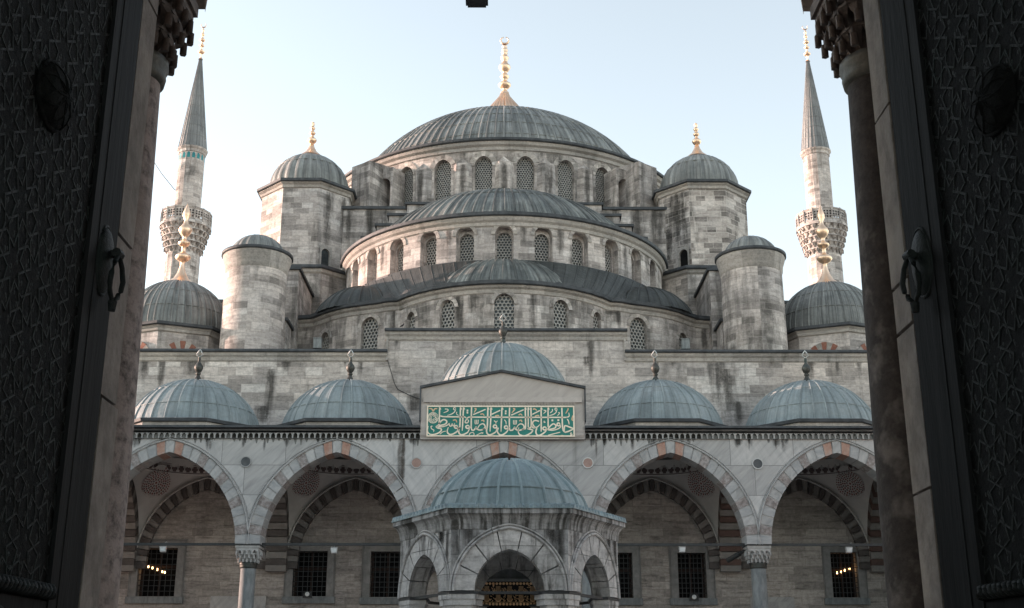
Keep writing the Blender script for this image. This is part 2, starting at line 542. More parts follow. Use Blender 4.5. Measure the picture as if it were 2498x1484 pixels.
def wall(mb, path, u0, u1, z0, z1, ops=(), depth=.4, du=.6, mi=0, rmi=None, na=8):
    """wall sheet along a path with arched openings (u, width, sill, spring, rise) and their reveals"""
    rmi = mi if rmi is None else rmi

    def P(u, z, d=0):
        x, y, nx, ny = path(u)
        return (x - nx * d, y - ny * d, z)
    bps = [u0, u1]
    n = max(1, int((u1 - u0) / du))
    bps += [u0 + (u1 - u0) * k / n for k in range(1, n)]
    arcs = []
    for (uc, w_, sill, spr, rise) in ops:
        a = w_ / 2
        if rise <= 0:
            xs = [-a, a]
        else:
            xs = sorted({round(-a * math.cos(PI * k / (2 * na)), 5) for k in range(2 * na + 1)})
        arcs.append((uc, a, sill, spr, rise, [uc + x for x in xs]))
        bps = [b for b in bps if not (uc - a - .02 < b < uc + a + .02) or b in (u0, u1)]
        bps += arcs[-1][5]
    bps = sorted(set(bps))
    for ua, ub in zip(bps, bps[1:]):
        if ub - ua < 1e-6:
            continue
        op = next((o for o in arcs if o[0] - o[1] - 1e-5 <= ua and ub <= o[0] + o[1] + 1e-5), None)
        if op is None:
            mb.face([P(ua, z0), P(ub, z0), P(ub, z1), P(ua, z1)], [(ua, z0), (ub, z0), (ub, z1), (ua, z1)], mi)
        else:
            uc, a, sill, spr, rise, xs = op
            if sill > z0 + 1e-4:
                mb.face([P(ua, z0), P(ub, z0), P(ub, sill), P(ua, sill)], [(ua, z0), (ub, z0), (ub, sill), (ua, sill)], mi)
            za, zb = spr + arch_z(ua - uc, a, rise), spr + arch_z(ub - uc, a, rise)
            if z1 > max(za, zb) + 1e-4:
                mb.face([P(ua, za), P(ub, zb), P(ub, z1), P(ua, z1)], [(ua, za), (ub, zb), (ub, z1), (ua, z1)], mi)
    for uc, a, sill, spr, rise, xs in arcs:
        for ua, ub in zip(xs, xs[1:]):
            za, zb = spr + arch_z(ua - uc, a, rise), spr + arch_z(ub - uc, a, rise)
            mb.face([P(ua, za), P(ub, zb), P(ub, zb, depth), P(ua, za, depth)], [(ua, 0), (ub, 0), (ub, depth), (ua, depth)], rmi)
        for sg in (-1, 1):
            ue = uc + sg * a
            mb.face([P(ue, sill), P(ue, spr), P(ue, spr, depth), P(ue, sill, depth)], [(0, sill), (0, spr), (depth, spr), (depth, sill)], rmi)
        if sill > z0 + 1e-4:
            mb.face([P(uc - a, sill), P(uc + a, sill), P(uc + a, sill, depth), P(uc - a, sill, depth)], None, rmi)


def sweep(mb, pts, prof, mi=0, closed=False, sm=False):
    """sweep a profile [(out, z)] along a plan polyline; out is to the right of travel (towards the viewer)"""
    pts = [Vector(p) for p in pts]
    n = len(pts)
    P = []
    L = 0
    U = []
    for i in range(n):
        a = pts[(i - 1) % n] if (i or closed) else pts[0]
        b = pts[(i + 1) % n] if (i < n - 1 or closed) else pts[-1]
        t1 = (pts[i] - a).normalized() if (pts[i] - a).length > 1e-6 else None
        t2 = (b - pts[i]).normalized() if (b - pts[i]).length > 1e-6 else None
        t1 = t1 or t2
        t2 = t2 or t1
        n1, n2 = Vector((t1.y, -t1.x)), Vector((t2.y, -t2.x))
        m_ = (n1 + n2).normalized()
        k = 1 / max(.35, m_.dot(n1))
        if i:
            L += (pts[i] - pts[i - 1]).length
        P.append([(pts[i].x + m_.x * o * k, pts[i].y + m_.y * o * k, z) for o, z in prof])
        U.append([(L, z + o) for o, z in prof])
    if closed:
        P.append(P[0])
        U.append([(L + 1, z + o) for o, z in prof])
    mb.grid(P, U, mi, sm)
    if not closed:
        for e in (P[0], P[-1]):
            mb.face(e, None, mi)


def circ_pts(c, r, a0, a1, n):
    return [(c[0] + r * math.sin(a0 + (a1 - a0) * k / n), c[1] - r * math.cos(a0 + (a1 - a0) * k / n)) for k in range(n + 1)]


def cap_prof(r, z0, rise, n=14, flare=0.0, sq=0.0):
    """profile of a dome: spherical cap, optionally blended towards an ellipse"""
    out = []
    if flare:
        out = [(r + flare, z0 - flare * .25), (r + flare * .35, z0 + flare * .12)]
    Rs = (r * r + rise * rise) / (2 * rise)
    a = math.asin(min(1, r / Rs)) if rise <= r else PI - math.asin(r / Rs)
    for k in range(n + 1):
        t = k / n
        th = a * (1 - t)
        c = (Rs * math.sin(th), z0 + Rs * math.cos(th) - (Rs - rise))
        e = (r * math.cos(t * PI / 2), z0 + rise * math.sin(t * PI / 2))
        out.append((c[0] * (1 - sq) + e[0] * sq, c[1] * (1 - sq) + e[1] * sq))
    out[-1] = (0.02, z0 + rise)
    return out


rib_rnd = random.Random(21)


def ribs(mb, prof, c, n, w_, h, a0=0.0, a1=2 * PI, phase=0.0, mi=0, stop=.97):
    """standing seams along a dome profile"""
    m = max(3, int(len(prof) * stop))
    for i in range(n):
        t = phase + 2 * PI * (i + rib_rnd.uniform(-.1, .1)) / n
        tt = (t - a0) % (2 * PI) + a0
        if not a0 - 1e-6 <= tt <= a1 + 1e-6:
            continue
        sx, cx = math.sin(t), math.cos(t)
        P = []
        for k in range(m):
            r, z = prof[k]
            dr = prof[min(k + 1, len(prof) - 1)][0] - prof[max(k - 1, 0)][0]
            dz = prof[min(k + 1, len(prof) - 1)][1] - prof[max(k - 1, 0)][1]
            l = math.hypot(dr, dz) or 1
            nr, nz = dz / l, -dr / l
            ww = min(w_, 2 * PI * r / n * .4)
            row = []
            for (o, hh) in ((-1, -.01), (-.6, h), (.6, h), (1, -.01)):
                rr, zz = r + nr * hh, z + nz * hh
                row.append((c[0] + rr * sx + o * ww / 2 * cx, c[1] - rr * cx + o * ww / 2 * sx, zz))
            P.append(row)
        mb.grid(P, [[(i + .5, k * .3)] * 4 for k in range(m)], mi, True)


def hoops(mb, prof, c, levels, h=.03, seg=48, a0=0.0, a1=2 * PI, mi=0, ucount=24):
    for k in levels:
        r, z = prof[k]
        r2, z2 = prof[k + 1]
        l = math.dist((r, z), (r2, z2))
        tr, tz = (r2 - r) / l, (z2 - z) / l
        nr, nz = tz, -tr
        pr = [(r + nr * -.01, z + nz * -.01), (r + nr * h, z + nz * h), (r + tr * .09 + nr * -.005, z + tz * .09 - nz * .005)]
        mb.lathe(pr, c, seg, mi, a0, a1, ucount=ucount)


def dome(mb, c, r, z0, rise, nrib, rw, rh, seg=64, a0=0.0, a1=2 * PI, flare=0, sq=0.0, hoop=(), mi=0, n=14, lobe=None, phase=0):
    pf = cap_prof(r, z0, rise, n, flare, sq)
    mb.lathe(pf, c, seg, mi, a0, a1, ucount=nrib, lobe=lobe)
    if rw:
        ribs(mb, pf, c, nrib, rw, rh, a0, a1, phase, mi)
    hoops(mb, pf, c, hoop, rh * .7, seg, a0, a1, mi, nrib)
    return pf


def oct_pts(c, ap, rot=0.0, n=8):
    rc = ap / math.cos(PI / n)
    return [(c[0] + rc * math.sin(rot + PI / n * (2 * k - 1)), c[1] - rc * math.cos(rot + PI / n * (2 * k - 1))) for k in range(n)]


def finial_prof(base_r, z0, balls, neck=.12):
    """balls [(z, r, h)] along a thin stem; base flares to base_r"""
    pf = [(base_r, z0 - .05), (base_r * .82, z0 + base_r * .12), (base_r * .5, z0 + base_r * .4), (base_r * .26, z0 + base_r * .85), (neck, z0 + base_r * 1.35)]
    for z, r, h in balls:
        pf += [(neck * .95, z - h * .62), (neck * 1.25, z - h * .52), (r * .72, z - h * .36), (r, z - h * .08), (r * .93, z + h * .12), (r * .6, z + h * .32), (neck * 1.1, z + h * .5), (neck, z + h * .6)]
    return pf


_gr = {}


def grille_mesh(w_, hs, rise, pitch=.19, hole=.385, key=None):
    """pierced stone window lattice with round holes over dark glass; local x right, y inwards, z up from the sill"""
    k = (round(w_, 2), round(hs, 2), round(rise, 2), pitch)
    if k in _gr:
        return _gr[k]
    mb = MB()
    a = w_ / 2
    top = hs + rise
    nx = int(w_ / pitch) + 2
    dy = pitch * .866
    ny = int(top / dy) + 2
    nh = 12
    for j in range(-1, ny + 1):
        for i in range(-nx // 2 - 1, nx // 2 + 2):
            cx = (i + (.5 if j % 2 else 0)) * pitch
            cz = (j + .5) * dy
            if abs(cx) > a + pitch * .6 or cz > hs + arch_z(cx, a, rise) + pitch * .55:
                continue
            hexr = pitch / math.sqrt(3)
            for q in range(nh):
                t0, t1 = 2 * PI * q / nh, 2 * PI * (q + 1) / nh

                def hx(t):
                    d = (t + PI / 6) % (PI / 3) - PI / 6
                    return pitch / 2 / math.cos(d)
                o0, o1 = hx(t0), hx(t1)
                hr = pitch * hole
                p = [(cx + o0 * math.cos(t0), 0, cz + o0 * math.sin(t0)), (cx + o1 * math.cos(t1), 0, cz + o1 * math.sin(t1)),
                     (cx + hr * math.cos(t1), 0, cz + hr * math.sin(t1)), (cx + hr * math.cos(t0), 0, cz + hr * math.sin(t0))]
                mb.face(p, None, 0)
                mb.face([p[3], p[2], (p[2][0], .07, p[2][2]), (p[3][0], .07, p[3][2])], None, 0)
    mb.face([(-a - .1, .075, -.1), (a + .1, .075, -.1), (a + .1, .075, top + .1), (-a - .1, .075, top + .1)], None, 1)
    me = mb.build('window', ['lattice', 'glass'])
    data = me.data
    bpy.data.objects.remove(me)
    _gr[k] = data
    return data


def frame_mat(path, u, depth, z):
    x, y, nx, ny = path(u)
    return Matrix(((-ny, -nx, 0, x - nx * depth), (nx, -ny, 0, y - ny * depth), (0, 0, 1, z), (0, 0, 0, 1)))


def drips(mb, path, items, mi=1, off=.006, avoid=()):
    """weathering runs below ledges, in the wall's own mesh: [(u, width, z top, z bottom)] on its path"""
    for q, (u, w_, z1, z0) in enumerate(items):
        if any(abs(u - o[0]) < (w_ + o[1]) / 2 - .12 and z0 < o[3] + o[4] and z1 > o[2] for o in avoid):
            continue
        n = 6
        o = off + .0012 * (q % 9)
        for i in range(n):
            ua, ub = u - w_ / 2 + w_ * i / n, u - w_ / 2 + w_ * (i + 1) / n
            pa, pb = path(ua), path(ub)
            A = (pa[0] + pa[2] * o, pa[1] + pa[3] * o)
            B = (pb[0] + pb[2] * o, pb[1] + pb[3] * o)
            va, vb = -1 + 2 * i / n, -1 + 2 * (i + 1) / n
            mb.face([(*A, z0), (*B, z0), (*B, z1), (*A, z1)], [(x - mb.off[0], y - mb.off[1]) for x, y in ((va, 1), (vb, 1), (vb, 0), (va, 0))], mi)


def add_grilles(path, ops, depth, parent, pitch=.19, label=None):
    out = []
    for uc, w_, sill, spr, rise in ops:
        o = link('window', grille_mesh(w_, spr - sill, rise, pitch), parent, frame_mat(path, uc, depth, sill))
        out.append(o)
    return out


def arch_band(mb, a, rise, t, zs, y0, y1, n, mats, cx=0.0, ext=0.0, red=None, extn=2, gap=.004):
    """ring of voussoirs in the xz plane, front at y0, back at y1; mats = cycle of material slots; returns nothing"""
    na = 40
    th_in = []
    c = (rise * rise - a * a) / (2 * a)
    Rr = a + c

    def half(aa, rr, k):      # k 0 at springing .. 1 at crown (right half)
        cc = (rr * rr - aa * aa) / (2 * aa)
        RR = aa + cc
        end = math.acos(cc / RR)
        th = end * k
        return RR * math.cos(th) - cc, RR * math.sin(th)

    def pt(s_, outer):        # s_ -1..1 from left springing over the crown to the right
        k = 1 - abs(s_)
        x, z = half(a + (t if outer else 0), rise + (t * 1.02 if outer else 0), k)
        return cx + (x if s_ > 0 else -x), zs + z
    edges = []
    for i in range(n + 1):
        edges.append(-1 + 2 * i / n)
    mid = n // 2
    for i in range(n):
        s0, s1 = edges[i], edges[i + 1]
        if red and abs(i - mid) == 1:
            m_ = red[0]
        elif red and i == mid:
            m_ = red[1]
        else:
            m_ = mats[(abs(i - mid)) % len(mats)]
        sub = 3
        g_ = gap
        for k in range(sub):
            q0 = s0 + (s1 - s0) * (k / sub) + (g_ if k == 0 else 0)
            q1 = s0 + (s1 - s0) * ((k + 1) / sub) - (g_ if k == sub - 1 else 0)
            if q0 < 0 < q1:
                parts = ((q0, -1e-6), (1e-6, q1))
            else:
                parts = ((q0, q1),)
            for r0, r1 in parts:
                a0, a1, b0, b1 = pt(r0, 0), pt(r1, 0), pt(r0, 1), pt(r1, 1)
                mb.face([(a0[0], y0, a0[1]), (a1[0], y0, a1[1]), (b1[0], y0, b1[1]), (b0[0], y0, b0[1])], None, m_)
                mb.face([(a0[0], y0, a0[1]), (a0[0], y1, a0[1]), (a1[0], y1, a1[1]), (a1[0], y0, a1[1])], None, m_)
                mb.face([(b0[0], y0, b0[1]), (b1[0], y0, b1[1]), (b1[0], y1, b1[1]), (b0[0], y1, b0[1])], None, m_)
                mb.face([(a0[0], y1, a0[1]), (b0[0], y1, b0[1]), (b1[0], y1, b1[1]), (a1[0], y1, a1[1])], None, m_)
    if ext:
        for sg in (-1, 1):
            for k in range(extn):
                z1 = zs - ext * k / extn - .006
                z0 = zs - ext * (k + 1) / extn + .006
                x0, x1 = sorted((cx + sg * a, cx + sg * (a + t)))
                mb.box(x0, x1, y0, y1, z0, z1, mats[(mid + k + 1) % len(mats)])


def arch_moulding(mb, a, rise, t, zs, y0, r, cx=0.0, mi=0, n=40, drop=0.0):
    """thin roll moulding following the extrados"""
    aa, rr = a + t, rise + t * 1.02
    cc = (rr * rr - aa * aa) / (2 * aa)
    RR = aa + cc
    end = math.acos(cc / RR)
    pts = []
    for i in range(n + 1):
        s_ = -1 + 2 * i / n
        th = end * (1 - abs(s_))
        x = RR * math.cos(th) - cc
        pts.append((cx + (x if s_ > 0 else -x), y0, zs + RR * math.sin(th)))
    if drop:
        pts = [(pts[0][0], y0, zs - drop)] + pts + [(pts[-1][0], y0, zs - drop)]
    mb.tube(pts, r, 6, mi)


# ================================================================== ground
mb = MB()
mb.face([(-900, -600, -.4), (900, -600, -.4), (900, 1500, -.4), (-900, 1500, -.4)])
tag(mb.build('ground', 'floor'), kind='structure')
mb = MB()
mb.face([(-24, 5.4, 0), (24, 5.4, 0), (24, 55.8, 0), (-24, 55.8, 0)])
tag(mb.build('courtyard_paving', 'floor'), kind='structure')

# ================================================================== mosque hall
MO = thing('mosque', 'great grey stone mosque hall stepping up in lead domes behind the courtyard portico', 'mosque', (0, 56, 0))


def part(mb, name, mats, parent=MO):
    """parts are modelled in world coordinates; shift them under their thing"""
    o = mb.build(name, mats, parent)
    p = parent
    off = Vector((0, 0, 0))
    while p is not None:
        off += p.location
        p = p.parent
    o.data.transform(Matrix.Translation(-off - Vector((0, 0, 0))))
    return o


def wmat(parent, m):
    """local matrix of world matrix m under (unrotated) parent chain"""
    off = Vector((0, 0, 0))
    p = parent
    while p is not None:
        off += p.location
        p = p.parent
    return Matrix.Translation(-off) @ m


def grilles(path, ops, depth, parent, pitch=.19):
    for uc, w_, sill, spr, rise in ops:
        link('window', grille_mesh(w_, spr - sill, rise, pitch), parent, wmat(parent, frame_mat(path, uc, depth, sill)))


def window_arches(path, ops, parent, t=.26, n=9, mats=('stone_patch', 'trim')):
    for uc, w_, sill, spr, rise in ops:
        mb = MB()
        arch_band(mb, w_ / 2 + .004, max(rise, w_ / 2 + .005), t, spr, -.03, .06, n, [0, 1])
        mb.build('window_arch', list(mats), parent, wmat(parent, frame_mat(path, uc, 0, 0)))


# ---- great dome
C0 = (0, 82.0)
mb = MB()
pf = dome(mb, C0, 11.25, 34.0, 7.05, 120, .14, .075, seg=120, sq=.2, hoop=(2, 4, 6, 8, 10), n=18)
gd = part(mb, 'great_dome', 'lead_main')
mb = MB()
mb.lathe([(2.3, 40.75), (1.9, 41.3), (1.45, 41.95), (1.08, 42.6), (.7, 43.1), (.42, 43.5), (.27, 43.9)], C0, 96, lobe=(32, .11))
mb.lathe([(.3, 43.6), (.33, 43.85), (.22, 43.95)] + finial_prof(.3, 43.5, [(44.5, .49, .62), (45.2, .35, .42), (46.02, .46, .8), (46.8, .32, .46), (47.46, .25, .56)], .19)[5:], C0, 24)
ring = [(C0[0] + .3 * math.sin(t), C0[1], 48.3 - .3 * math.cos(t)) for t in [2 * PI * k / 24 for k in range(-11, 12)]]
mb.tube(ring, [.035 + .075 * (1 - abs(k - 11) / 11) for k in range(23)], 8)
part(mb, 'finial', 'gold', gd)

# ---- drum of the great dome
RD = 12.35
path = circ_path(C0, RD)
step = R(12.3)
ops = [(RD * step * (k + .5), 1.12, 29.2, 32.25, .68) for k in range(-3, 3)]
mb = MB()
wall(mb, path, -RD * R(75), RD * R(75), 28.2, 33.6, ops, .4, .5)
wall(mb, path, RD * R(75), RD * R(285), 28.2, 33.6, (), .3, 1.2)
rr_ = random.Random(11)
drips(mb, path, [(RD * step * (k + .5) + rr_.uniform(-.9, .9), rr_.uniform(.5, 1.2), 33.25, rr_.uniform(31, 32.3)) for k in range(-4, 4) for _ in (0, 1)], avoid=ops)
dr = part(mb, 'dome_drum', ['stone_stained', 'water_stain'])
grilles(path, ops, .3, dr, .165)
window_arches(path, ops, dr, .34, 9)
for k in range(-5, 6):
    a = step * k
    mb = MB()
    w_ = .62
    pts = []
    zt, zb = 32.4, 28.2
    c_, s_ = math.cos(a), math.sin(a)

    def Q(u, out, z):
        return (C0[0] + (RD + out) * s_ + u * c_, C0[1] - (RD + out) * c_ + u * s_, z)
    ch = [(-w_, -.05), (-w_ * .55, .33), (w_ * .55, .33), (w_, -.05)]
    for (u0, o0), (u1, o1) in zip(ch, ch[1:]):
        mb.face([Q(u0, o0, zb), Q(u1, o1, zb), Q(u1, o1, zt), Q(u0, o0, zt)], [(u0, zb), (u1, zb), (u1, zt), (u0, zt)])
    mb.face([Q(-w_, -.05, zt), Q(-w_ * .55, .33, zt), Q(w_ * .55, .33, zt), Q(w_, -.05, zt), Q(0, -.05, zt + .55)])
    pth_ = circ_path(C0, RD + .33)
    drips(mb, pth_, [((RD + .33) * a + rr_.uniform(-.1, .1), .75, 32.3, 28.2)], off=.008)
    part(mb, 'pilaster', ['stone_stained', 'water_stain'], dr)
mb = MB()
cp = circ_pts(C0, RD, 0, 2 * PI, 120)[:-1]
sweep(mb, cp, [(0, 33.25), (.1, 33.3), (.12, 33.5), (.28, 33.6), (.34, 33.75), (.34, 33.82), (-.1, 33.82)], 0, True)
sweep(mb, cp, [(.42, 33.8), (.48, 33.86), (.48, 34.0), (.2, 34.06), (-.5, 34.1)], 1, True)
part(mb, 'cornice', ['trim', 'lead_strip'], dr)

# ---- flying buttresses of the drum
for sg in (-1, 1):
    mb = MB()
    a = sg * R(38.3)
    c_, s_ = math.cos(a), math.sin(a)

    def Qb(u, out, z):
        return (C0[0] + (RD + out) * s_ + u * c_, C0[1] - (RD + out) * c_ + u * s_, z)
    h0, h1 = .8, 2.35
    for u in (-h0, h0):
        mb.face([Qb(u, -.3, 27), Qb(u, h1, 27), Qb(u, h1, 32.7), Qb(u, -.3, 33.0)], [(0, 27), (3, 27), (3, 32.1), (0, 33.0)])
    mb.face([Qb(-h0, h1, 27), Qb(h0, h1, 27), Qb(h0, h1, 32.7), Qb(-h0, h1, 32.7)], [(0, 27), (2.3, 27), (2.3, 32.1), (0, 32.1)])
    mb.face([Qb(-h0, h1, 32.7), Qb(h0, h1, 32.7), Qb(h0, -.3, 33.0), Qb(-h0, -.3, 33.0)], [(0, 0), (2.3, 0), (2.3, 3), (0, 3)])
    # arched spandrel with a deep niche joining it to the drum
    a2 = sg * R(34.3)
    P0 = Vector((C0[0] + (RD + 1.4) * math.sin(a2), C0[1] - (RD + 1.4) * math.cos(a2)))
    pth = circ_path(C0, RD + 1.2)
    uu = (RD + 1.2) * a2
    wall(mb, pth, uu - .66, uu + .66, 27.5, 32.5, [(uu, 1.0, 28.4, 31.3, .55)], .9, .4)
    mb.face([(*pth(uu - .66)[:2], 32.5), (*pth(uu + .66)[:2], 32.5), (*circ_path(C0, RD - .1)((RD - .1) * a2 + .6)[:2], 32.5), (*circ_path(C0, RD - .1)((RD - .1) * a2 - .6)[:2], 32.5)])
    for e in (-.66, .66):
        q = pth(uu + e)
        r_ = circ_path(C0, RD - .1)((RD - .1) * (a2 + e / (RD + 1.2)))
        mb.face([(q[0], q[1], 27.5), (r_[0], r_[1], 27.5), (r_[0], r_[1], 32.5), (q[0], q[1], 32.5)])
    part(mb, 'flying_buttress', 'stone_stained')

# ---- square base under the great dome with stepped, lead-capped shoulders
mb = MB()
cap = MB()


def capped(x0, x1, y0, y1, z0, z1, th=.16, ov=.12):
    mb.box(x0, x1, y0, y1, z0, z1)
    cap.box(x0 - ov, x1 + ov, y0 - ov, y1 + ov, z1 + .003, z1 + th)


capped(-12.6, 12.6, 69.3, 94, 12, 29.1, .18)
for hw, zt, yf in ((8.4, 26.3, 67.1), (7.6, 27.15, 67.2), (6.9, 27.85, 67.3), (5.85, 28.62, 67.4)):
    capped(-hw, hw, yf, 69.25, 20, zt)
capped(-13.6, 13.6, 70.2, 93, 12, 27.0)
fb = line_path((-12.6, 69.3), (12.6, 69.3))
drips(mb, fb, [(12.6 + x, w_, 29.1, z) for x, w_, z in ((-8.3, .8, 24.5), (-7.4, .9, 25.5), (-9.6, 1.2, 26), (6.9, 1.4, 25), (8.2, 1.2, 24.5), (9.4, 1.3, 25.5))])
part(mb, 'base_wall', ['stone_stained', 'water_stain'])
part(cap, 'base_coping', 'lead_strip')

# ---- front semi-dome with its window drum
C1 = (0, 69.2)
RS = 9.45
A = R(82)
mb = MB()
pf = dome(mb, C1, 8.8, 24.98, 4.45, 92, .13, .07, seg=96, a0=-A - .1, a1=A + .1, sq=.1, hoop=(6, 9), n=16)
part(mb, 'semi_dome', 'lead_semi')
path = circ_path(C1, RS)
st = R(12.75)
ops = [(RS * st * k, .98, 22.05, 23.78, .52) for k in range(-5, 6)]
mb = MB()
wall(mb, path, -RS * A, RS * A, 20.0, 24.55, ops, .42, .5)
inner = circ_path(C1, RS - .42)
iops = [((RS - .42) * st * k, .8, 22.12, 23.62, .42) for k in range(-5, 6)]
for op in iops:
    wall(mb, inner, op[0] - .62, op[0] + .62, 21.8, 24.5, [op], .2, .7)
drips(mb, path, [(RS * st * (k + .5) + rr_.uniform(-.2, .2), rr_.uniform(.5, 1.0), 24.2, rr_.uniform(22, 23.2)) for k in (-6, -5, -4, -2, 0, 1, 3, 4, 5)], avoid=ops)
sdr = part(mb, 'semi_dome_drum', ['stone', 'water_stain'])
grilles(inner, iops, .12, sdr, .17)
window_arches(path, ops, sdr, .2, 11, ('stone', 'trim'))
mb = MB()
cp = circ_pts(C1, RS, -A, A, 90)
sweep(mb, cp, [(0, 24.2), (.08, 24.25), (.1, 24.42), (.22, 24.52), (.3, 24.68), (.3, 24.72), (-.1, 24.72)])
sweep(mb, cp, [(.36, 24.71), (.42, 24.76), (.42, 24.93), (.15, 25.0), (-.5, 25.02)], 1)
for k in range(-5, 5):
    a0, a1 = st * (k + .5) - R(3.1), st * (k + .5) + R(3.1)
    sweep(mb, circ_pts(C1, RS, a0, a1, 6), [(.05, 21.6), (.06, 22.32), (-.02, 22.36)], 1)
part(mb, 'cornice', ['trim', 'lead_strip'], sdr)

# ---- exedra wall: wavy in plan, one level cornice
half = [(-12.4, 62.9), (-11.2, 62.9), (-10.3, 62.7), (-9.75, 62.15), (-9.1, 61.45), (-8.3, 60.85), (-7.4, 60.45), (-6.5, 60.1), (-5.9, 59.75)]
arc = []
for k in range(0, 15):
    t = -R(56) + R(112) * k / 14
    arc.append((6.5 * math.sin(t) * 1.0, 63.35 - 6.5 * math.cos(t)))
expts = half + arc[0:] + [(-x, y) for x, y in half[::-1]]
xp = poly_path(expts)


def u_at_x(f, x):
    lo, hi = 0, f.L
    for _ in range(40):
        m_ = (lo + hi) / 2
        if f(m_)[0] < x:
            lo = m_
        else:
            hi = m_
    return lo


ex_ops = []
for x, w_, ztop, sill in ((-9.55, .8, 19.0, 17.2), (-7.0, .98, 19.35, 17.2), (-4.75, .62, 19.2, 17.6), (-2.85, .84, 19.4, 17.5), (0, 1.0, 19.52, 17.5),
                          (2.85, .84, 19.4, 17.5), (4.75, .62, 19.2, 17.6), (7.0, .98, 19.35, 17.2), (9.55, .8, 19.0, 17.2)):
    r_ = w_ * .55
    ex_ops.append((u_at_x(xp, x), w_, sill, ztop - r_, r_))
mb = MB()
wall(mb, xp, 0, xp.L, 15.0, 19.85, ex_ops, .3, .4)
drips(mb, xp, [(xp.L * q, rr_.uniform(.5, 1.5), 19.52, rr_.uniform(16.2, 18.4)) for q in (.03, .06, .1, .115, .2, .24, .27, .31, .34, .37, .42, .45, .55, .6, .63, .66, .69, .74, .8, .88, .9, .945, .97)], avoid=ex_ops)
exw = part(mb, 'exedra_wall', ['stone_stained', 'water_stain'])
grilles(xp, ex_ops, .2, exw, .2)
window_arches(xp, ex_ops, exw, .2, 9, ('stone', 'trim'))
mb = MB()
dense = [xp(xp.L * k / 120)[:2] for k in range(121)]
sweep(mb, dense, [(0, 19.5), (.06, 19.55), (.08, 19.72), (.2, 19.8), (.26, 19.9), (-.1, 19.92)])
sweep(mb, dense, [(.32, 19.9), (.38, 19.95), (.38, 20.12), (.1, 20.2), (-.3, 20.2)], 1)
part(mb, 'cornice', ['trim', 'lead_strip'], exw)
# lead skirt between exedra cornice and the semi-dome drum
mb = MB()
P, U = [], []
S0 = u_at_x(xp, -10.0) / xp.L
NS = 96
for j in range(9):
    k = j / 8
    row, ur = [], []
    for i in range(NS + 1):
        s_ = i / NS
        a = xp(xp.L * (S0 + (1 - 2 * S0) * s_))
        t = -A + 2 * A * s_
        b = (C1[0] + RS * math.sin(t), C1[1] - RS * math.cos(t))
        z = 20.15 + (22.35 - 20.15) * (k ** 1.35)
        row.append((a[0] + (b[0] - a[0]) * k, a[1] + (b[1] - a[1]) * k, z))
        ur.append((s_ * 40, k * 3))
    P.append(row)
    U.append(ur)
mb.grid(P, U)
for i in range(2, 40):
    s_ = i / 40
    a = xp(xp.L * (S0 + (1 - 2 * S0) * s_))
    t = -A + 2 * A * s_
    b = (C1[0] + RS * math.sin(t), C1[1] - RS * math.cos(t))
    pts = [(a[0] + (b[0] - a[0]) * k, a[1] + (b[1] - a[1]) * k, 20.15 + 2.2 * k ** 1.35 + .012) for k in (0.03, .2, .4, .6, .8, .97)]
    mb.tube(pts, .022, 4)
mb.face([(-12.4, 62.9, 20.12), (-9.5, 62.2, 20.12), (-9.4, 68, 20.6), (-12.4, 68, 20.6)])
mb.face([(12.4, 62.9, 20.12), (9.5, 62.2, 20.12), (9.4, 68, 20.6), (12.4, 68, 20.6)])
part(mb, 'lead_roof', 'lead_roof')
for cx, cy, r, z0, rise, nm in ((0, 61.9, 4.85, 20.12, 2.65, 46), (-7.6, 63.1, 2.75, 20.05, 1.75, 26), (7.6, 63.1, 2.75, 20.05, 1.75, 26)):
    mb = MB()
    dome(mb, (cx, cy), r, z0, rise, nm, .1, .05, seg=48, sq=.15, n=10)
    part(mb, 'exedra_dome', 'lead_semi' if cx == 0 else 'lead_roof')


# ---- octagonal pier turrets
def small_arch_window(parent, path, u, w_, sill, spr, rise, mats=('trim', 'void')):
    x, y, nx, ny = path(u)
    mb = MB()
    lp = line_path((-w_, 0), (w_, 0))
    wall(mb, lp, w_ * .3, w_ * 1.7, sill - .12, spr + rise + .18, [(w_, w_, sill, spr, rise)], .14, 1)
    mb.face([(-w_ / 2, .13, sill), (w_ / 2, .13, sill), (w_ / 2, .13, spr + rise), (-w_ / 2, .13, spr + rise)], None, 1)
    o = mb.build('window', list(mats), parent)
    m_ = frame_mat(path, u, -.16, 0)
    o.matrix_local = wmat(parent, m_)
    return o


